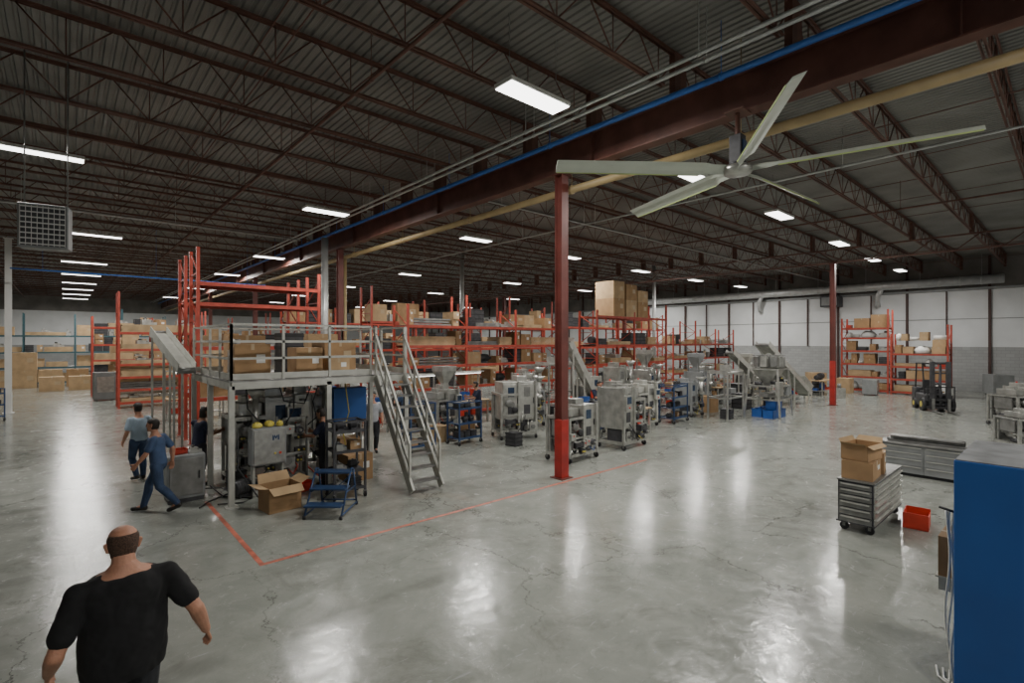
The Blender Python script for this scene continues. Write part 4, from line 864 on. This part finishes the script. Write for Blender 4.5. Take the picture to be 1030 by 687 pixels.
    for s in 'rl':
        a_,T_=j['A'+s],j['T'+s]; h_=M(); back=(a_-T_); back.z=0; back=back.normalized()
        h_.cap((a_.x+back.x*.03,a_.y+back.y*.03,a_.z-.035),a_,.046,.048); h_.cap((a_.x+back.x*.03,a_.y+back.y*.03,a_.z-.04),(T_.x,T_.y,T_.z+.01),.044,.040)
        fin('shoe',h_,SHOE,.011)
    for s in (-1,1):
        m=M().cap(hp((s*.03-.008,.086,.006)),hp((s*.03+.008,.086,.006)),.008,.008,8); link('eye',m.mesh('eye',EYE),root)
    m=M().cap(hp((-.02,.088,-.052)),hp((.02,.088,-.052)),.007,.007,8); link('mouth',m.mesh('mouth',LIP),root)
    if hair=='bald':
        def hl(z):
            for k in range(len(HR)-1):
                if HR[k][0]<=z<=HR[k+1][0]:
                    f=(z-HR[k][0])/(HR[k+1][0]-HR[k][0]); return [HR[k][q]*(1-f)+HR[k+1][q]*f for q in (1,2,3)]
        zs=(-.085,-.07,-.05,-.02,.015,.045,.060,.070); N_=26; vs=[];fs=[]
        for iz,z in enumerate(zs):
            w_,cy,d_=hl(z)
            e=.0035 if 0<iz<len(zs)-1 else .0005
            for i in range(N_+1):
                lim=(.62,.60,.50,.34,.20,.10,.12,.20)[iz]
                t=pi+lim+(pi-2*lim)*i/N_; vs.append(hp(((w_+e)*math.cos(t),cy+(d_+e)*math.sin(t)-(.004 if z<-.06 else 0),z)))
        for k in range(len(zs)-1):
            for i in range(N_): fs.append((k*(N_+1)+i,k*(N_+1)+i+1,(k+1)*(N_+1)+i+1,(k+1)*(N_+1)+i))
        m=M().add(vs,fs,True)
        o=link('hair',m.mesh('hair',hairm),root); sd=o.modifiers.new('s','SOLIDIFY'); sd.thickness=.006; sd.offset=0
    else:
        rs=[[hp(p) for p in ring((0,cy-.016,z),w_+.007,d_+.001)] for z,w_,cy,d_ in ((-.07 if hair=='short' else -.12,.055,-.02,.060),(-.03,.068,-.012,.078),(.02,.075,-.012,.09),(.05,.077,-.002,.098),(.08,.071,.002,.094),(.108,.052,.004,.068),(.126,.022,.004,.03))]
        link('hair',M().loft(rs).mesh('hair',hairm),root)
    return root
person((.315,4.45,0),math.radians(2),'heavyset bald man in a black t-shirt walking away',CLBLACK,DTROU,SKIN,'bald',HAIRG,
  {'Sr':(.235,.0,1.375),'Er':(.40,-.06,1.09),'Wr':(.49,.08,.85),'Sl':(-.235,0,1.375),'El':(-.345,-.08,1.07),'Wl':(-.37,.14,.87),'Kr':(.12,.14,.50),'Ar':(.12,.10,.10),'Tr':(.14,.28,.045),'Kl':(-.12,-.05,.50),'Al':(-.12,-.30,.16),'Tl':(-.13,-.15,.05),'N':(0,.03,1.485),'Hd':(0,.085,1.607)},
  H=1.85,wt=1.40,vox=.0085,hpitch=-.10)
WALK={'Kr':(.10,.20,.52),'Ar':(.10,.30,.10),'Tr':(.11,.48,.045),'Kl':(-.10,-.06,.50),'Al':(-.10,-.36,.18),'Tl':(-.11,-.22,.05),'Er':(.25,-.14,1.14),'Wr':(.27,-.12,.90),'El':(-.25,.1,1.14),'Wl':(-.24,.25,.96),'N':(0,.06,1.48),'Hd':(0,.10,1.635)}
WALK2={'Kr':(.10,.06,.50),'Ar':(.10,.04,.09),'Tr':(.12,.21,.04),'Kl':(-.10,.10,.51),'Al':(-.10,-.10,.14),'Tl':(-.11,.06,.05),'Er':(.25,-.10,1.12),'Wr':(.26,-.06,.87),'El':(-.25,-.02,1.12),'Wl':(-.25,.14,.90),'N':(0,.03,1.48),'Hd':(0,.07,1.635)}
REACH={'Er':(.22,.20,1.15),'Wr':(.14,.42,1.18),'El':(-.22,.18,1.14),'Wl':(-.14,.40,1.12),'N':(0,.07,1.47),'Hd':(0,.13,1.61)}
person((1.30,11.30,0),math.radians(60),'man in a blue shirt and jeans walking beside the platform',CLBLUE,JEANS,SKIN,'short',HAIRD,WALK,1.72)
person((1.27,14.2,0),math.radians(20),'man in a light blue shirt and jeans walking',CLLB,JEANS,SKIN,'short',HAIRD,WALK2,1.75)
person((2.2,12.8,0),math.radians(-70),'worker in dark clothes facing the machine',CLNAVY,DTROU,SKIND,'long',HAIRD,REACH,1.72,hpitch=-.2)
person((4.30,11.0,0),math.radians(40),'worker in navy shirt working at the machine',CLNAVY,DTROU,SKIND,'short',HAIRD,REACH,1.7,hpitch=-.2)
person((6.45,13.15,0),math.radians(160),'man in a light grey shirt and dark trousers standing',CLGREY,DTROU,SKIN,'short',HAIRD,WALK2,1.75)
person((11.25,14.5,0),math.radians(60),'worker in navy clothes standing by a bench',CLNAVY,DTROU,SKIND,'short',HAIRD,REACH,1.72)
person((14.3,11.5,0),math.radians(170),'worker in navy shirt behind a machine',CLNAVY,DTROU,SKIN,'short',HAIRD,REACH,1.75)
person((8.5,14.9,0),math.radians(10),'worker in a blue shirt at a workbench',CLBLUE,JEANS,SKIN,'short',HAIRD,REACH,1.72)
person((23.3,12.6,0),math.radians(120),'worker in dark clothes near the machines',CLNAVY,DTROU,SKIN,'short',HAIRD,None,1.75)
# ------------------------------------------------------------ world & camera
w_=D.worlds.new('world'); SC.world=w_; w_.use_nodes=True; w_.node_tree.nodes['Background'].inputs[0].default_value=(.5,.55,.6,1); w_.node_tree.nodes['Background'].inputs[1].default_value=.1
cam=D.cameras.new('camera'); cam.sensor_width=36; cam.lens=36*507/1030; cam.clip_start=.05; cam.clip_end=300
co=D.objects.new('camera',cam); co.location=(0,0,3.15); co.rotation_euler=(pi/2,0,math.radians(-41.6)); COL.objects.link(co); SC.camera=co
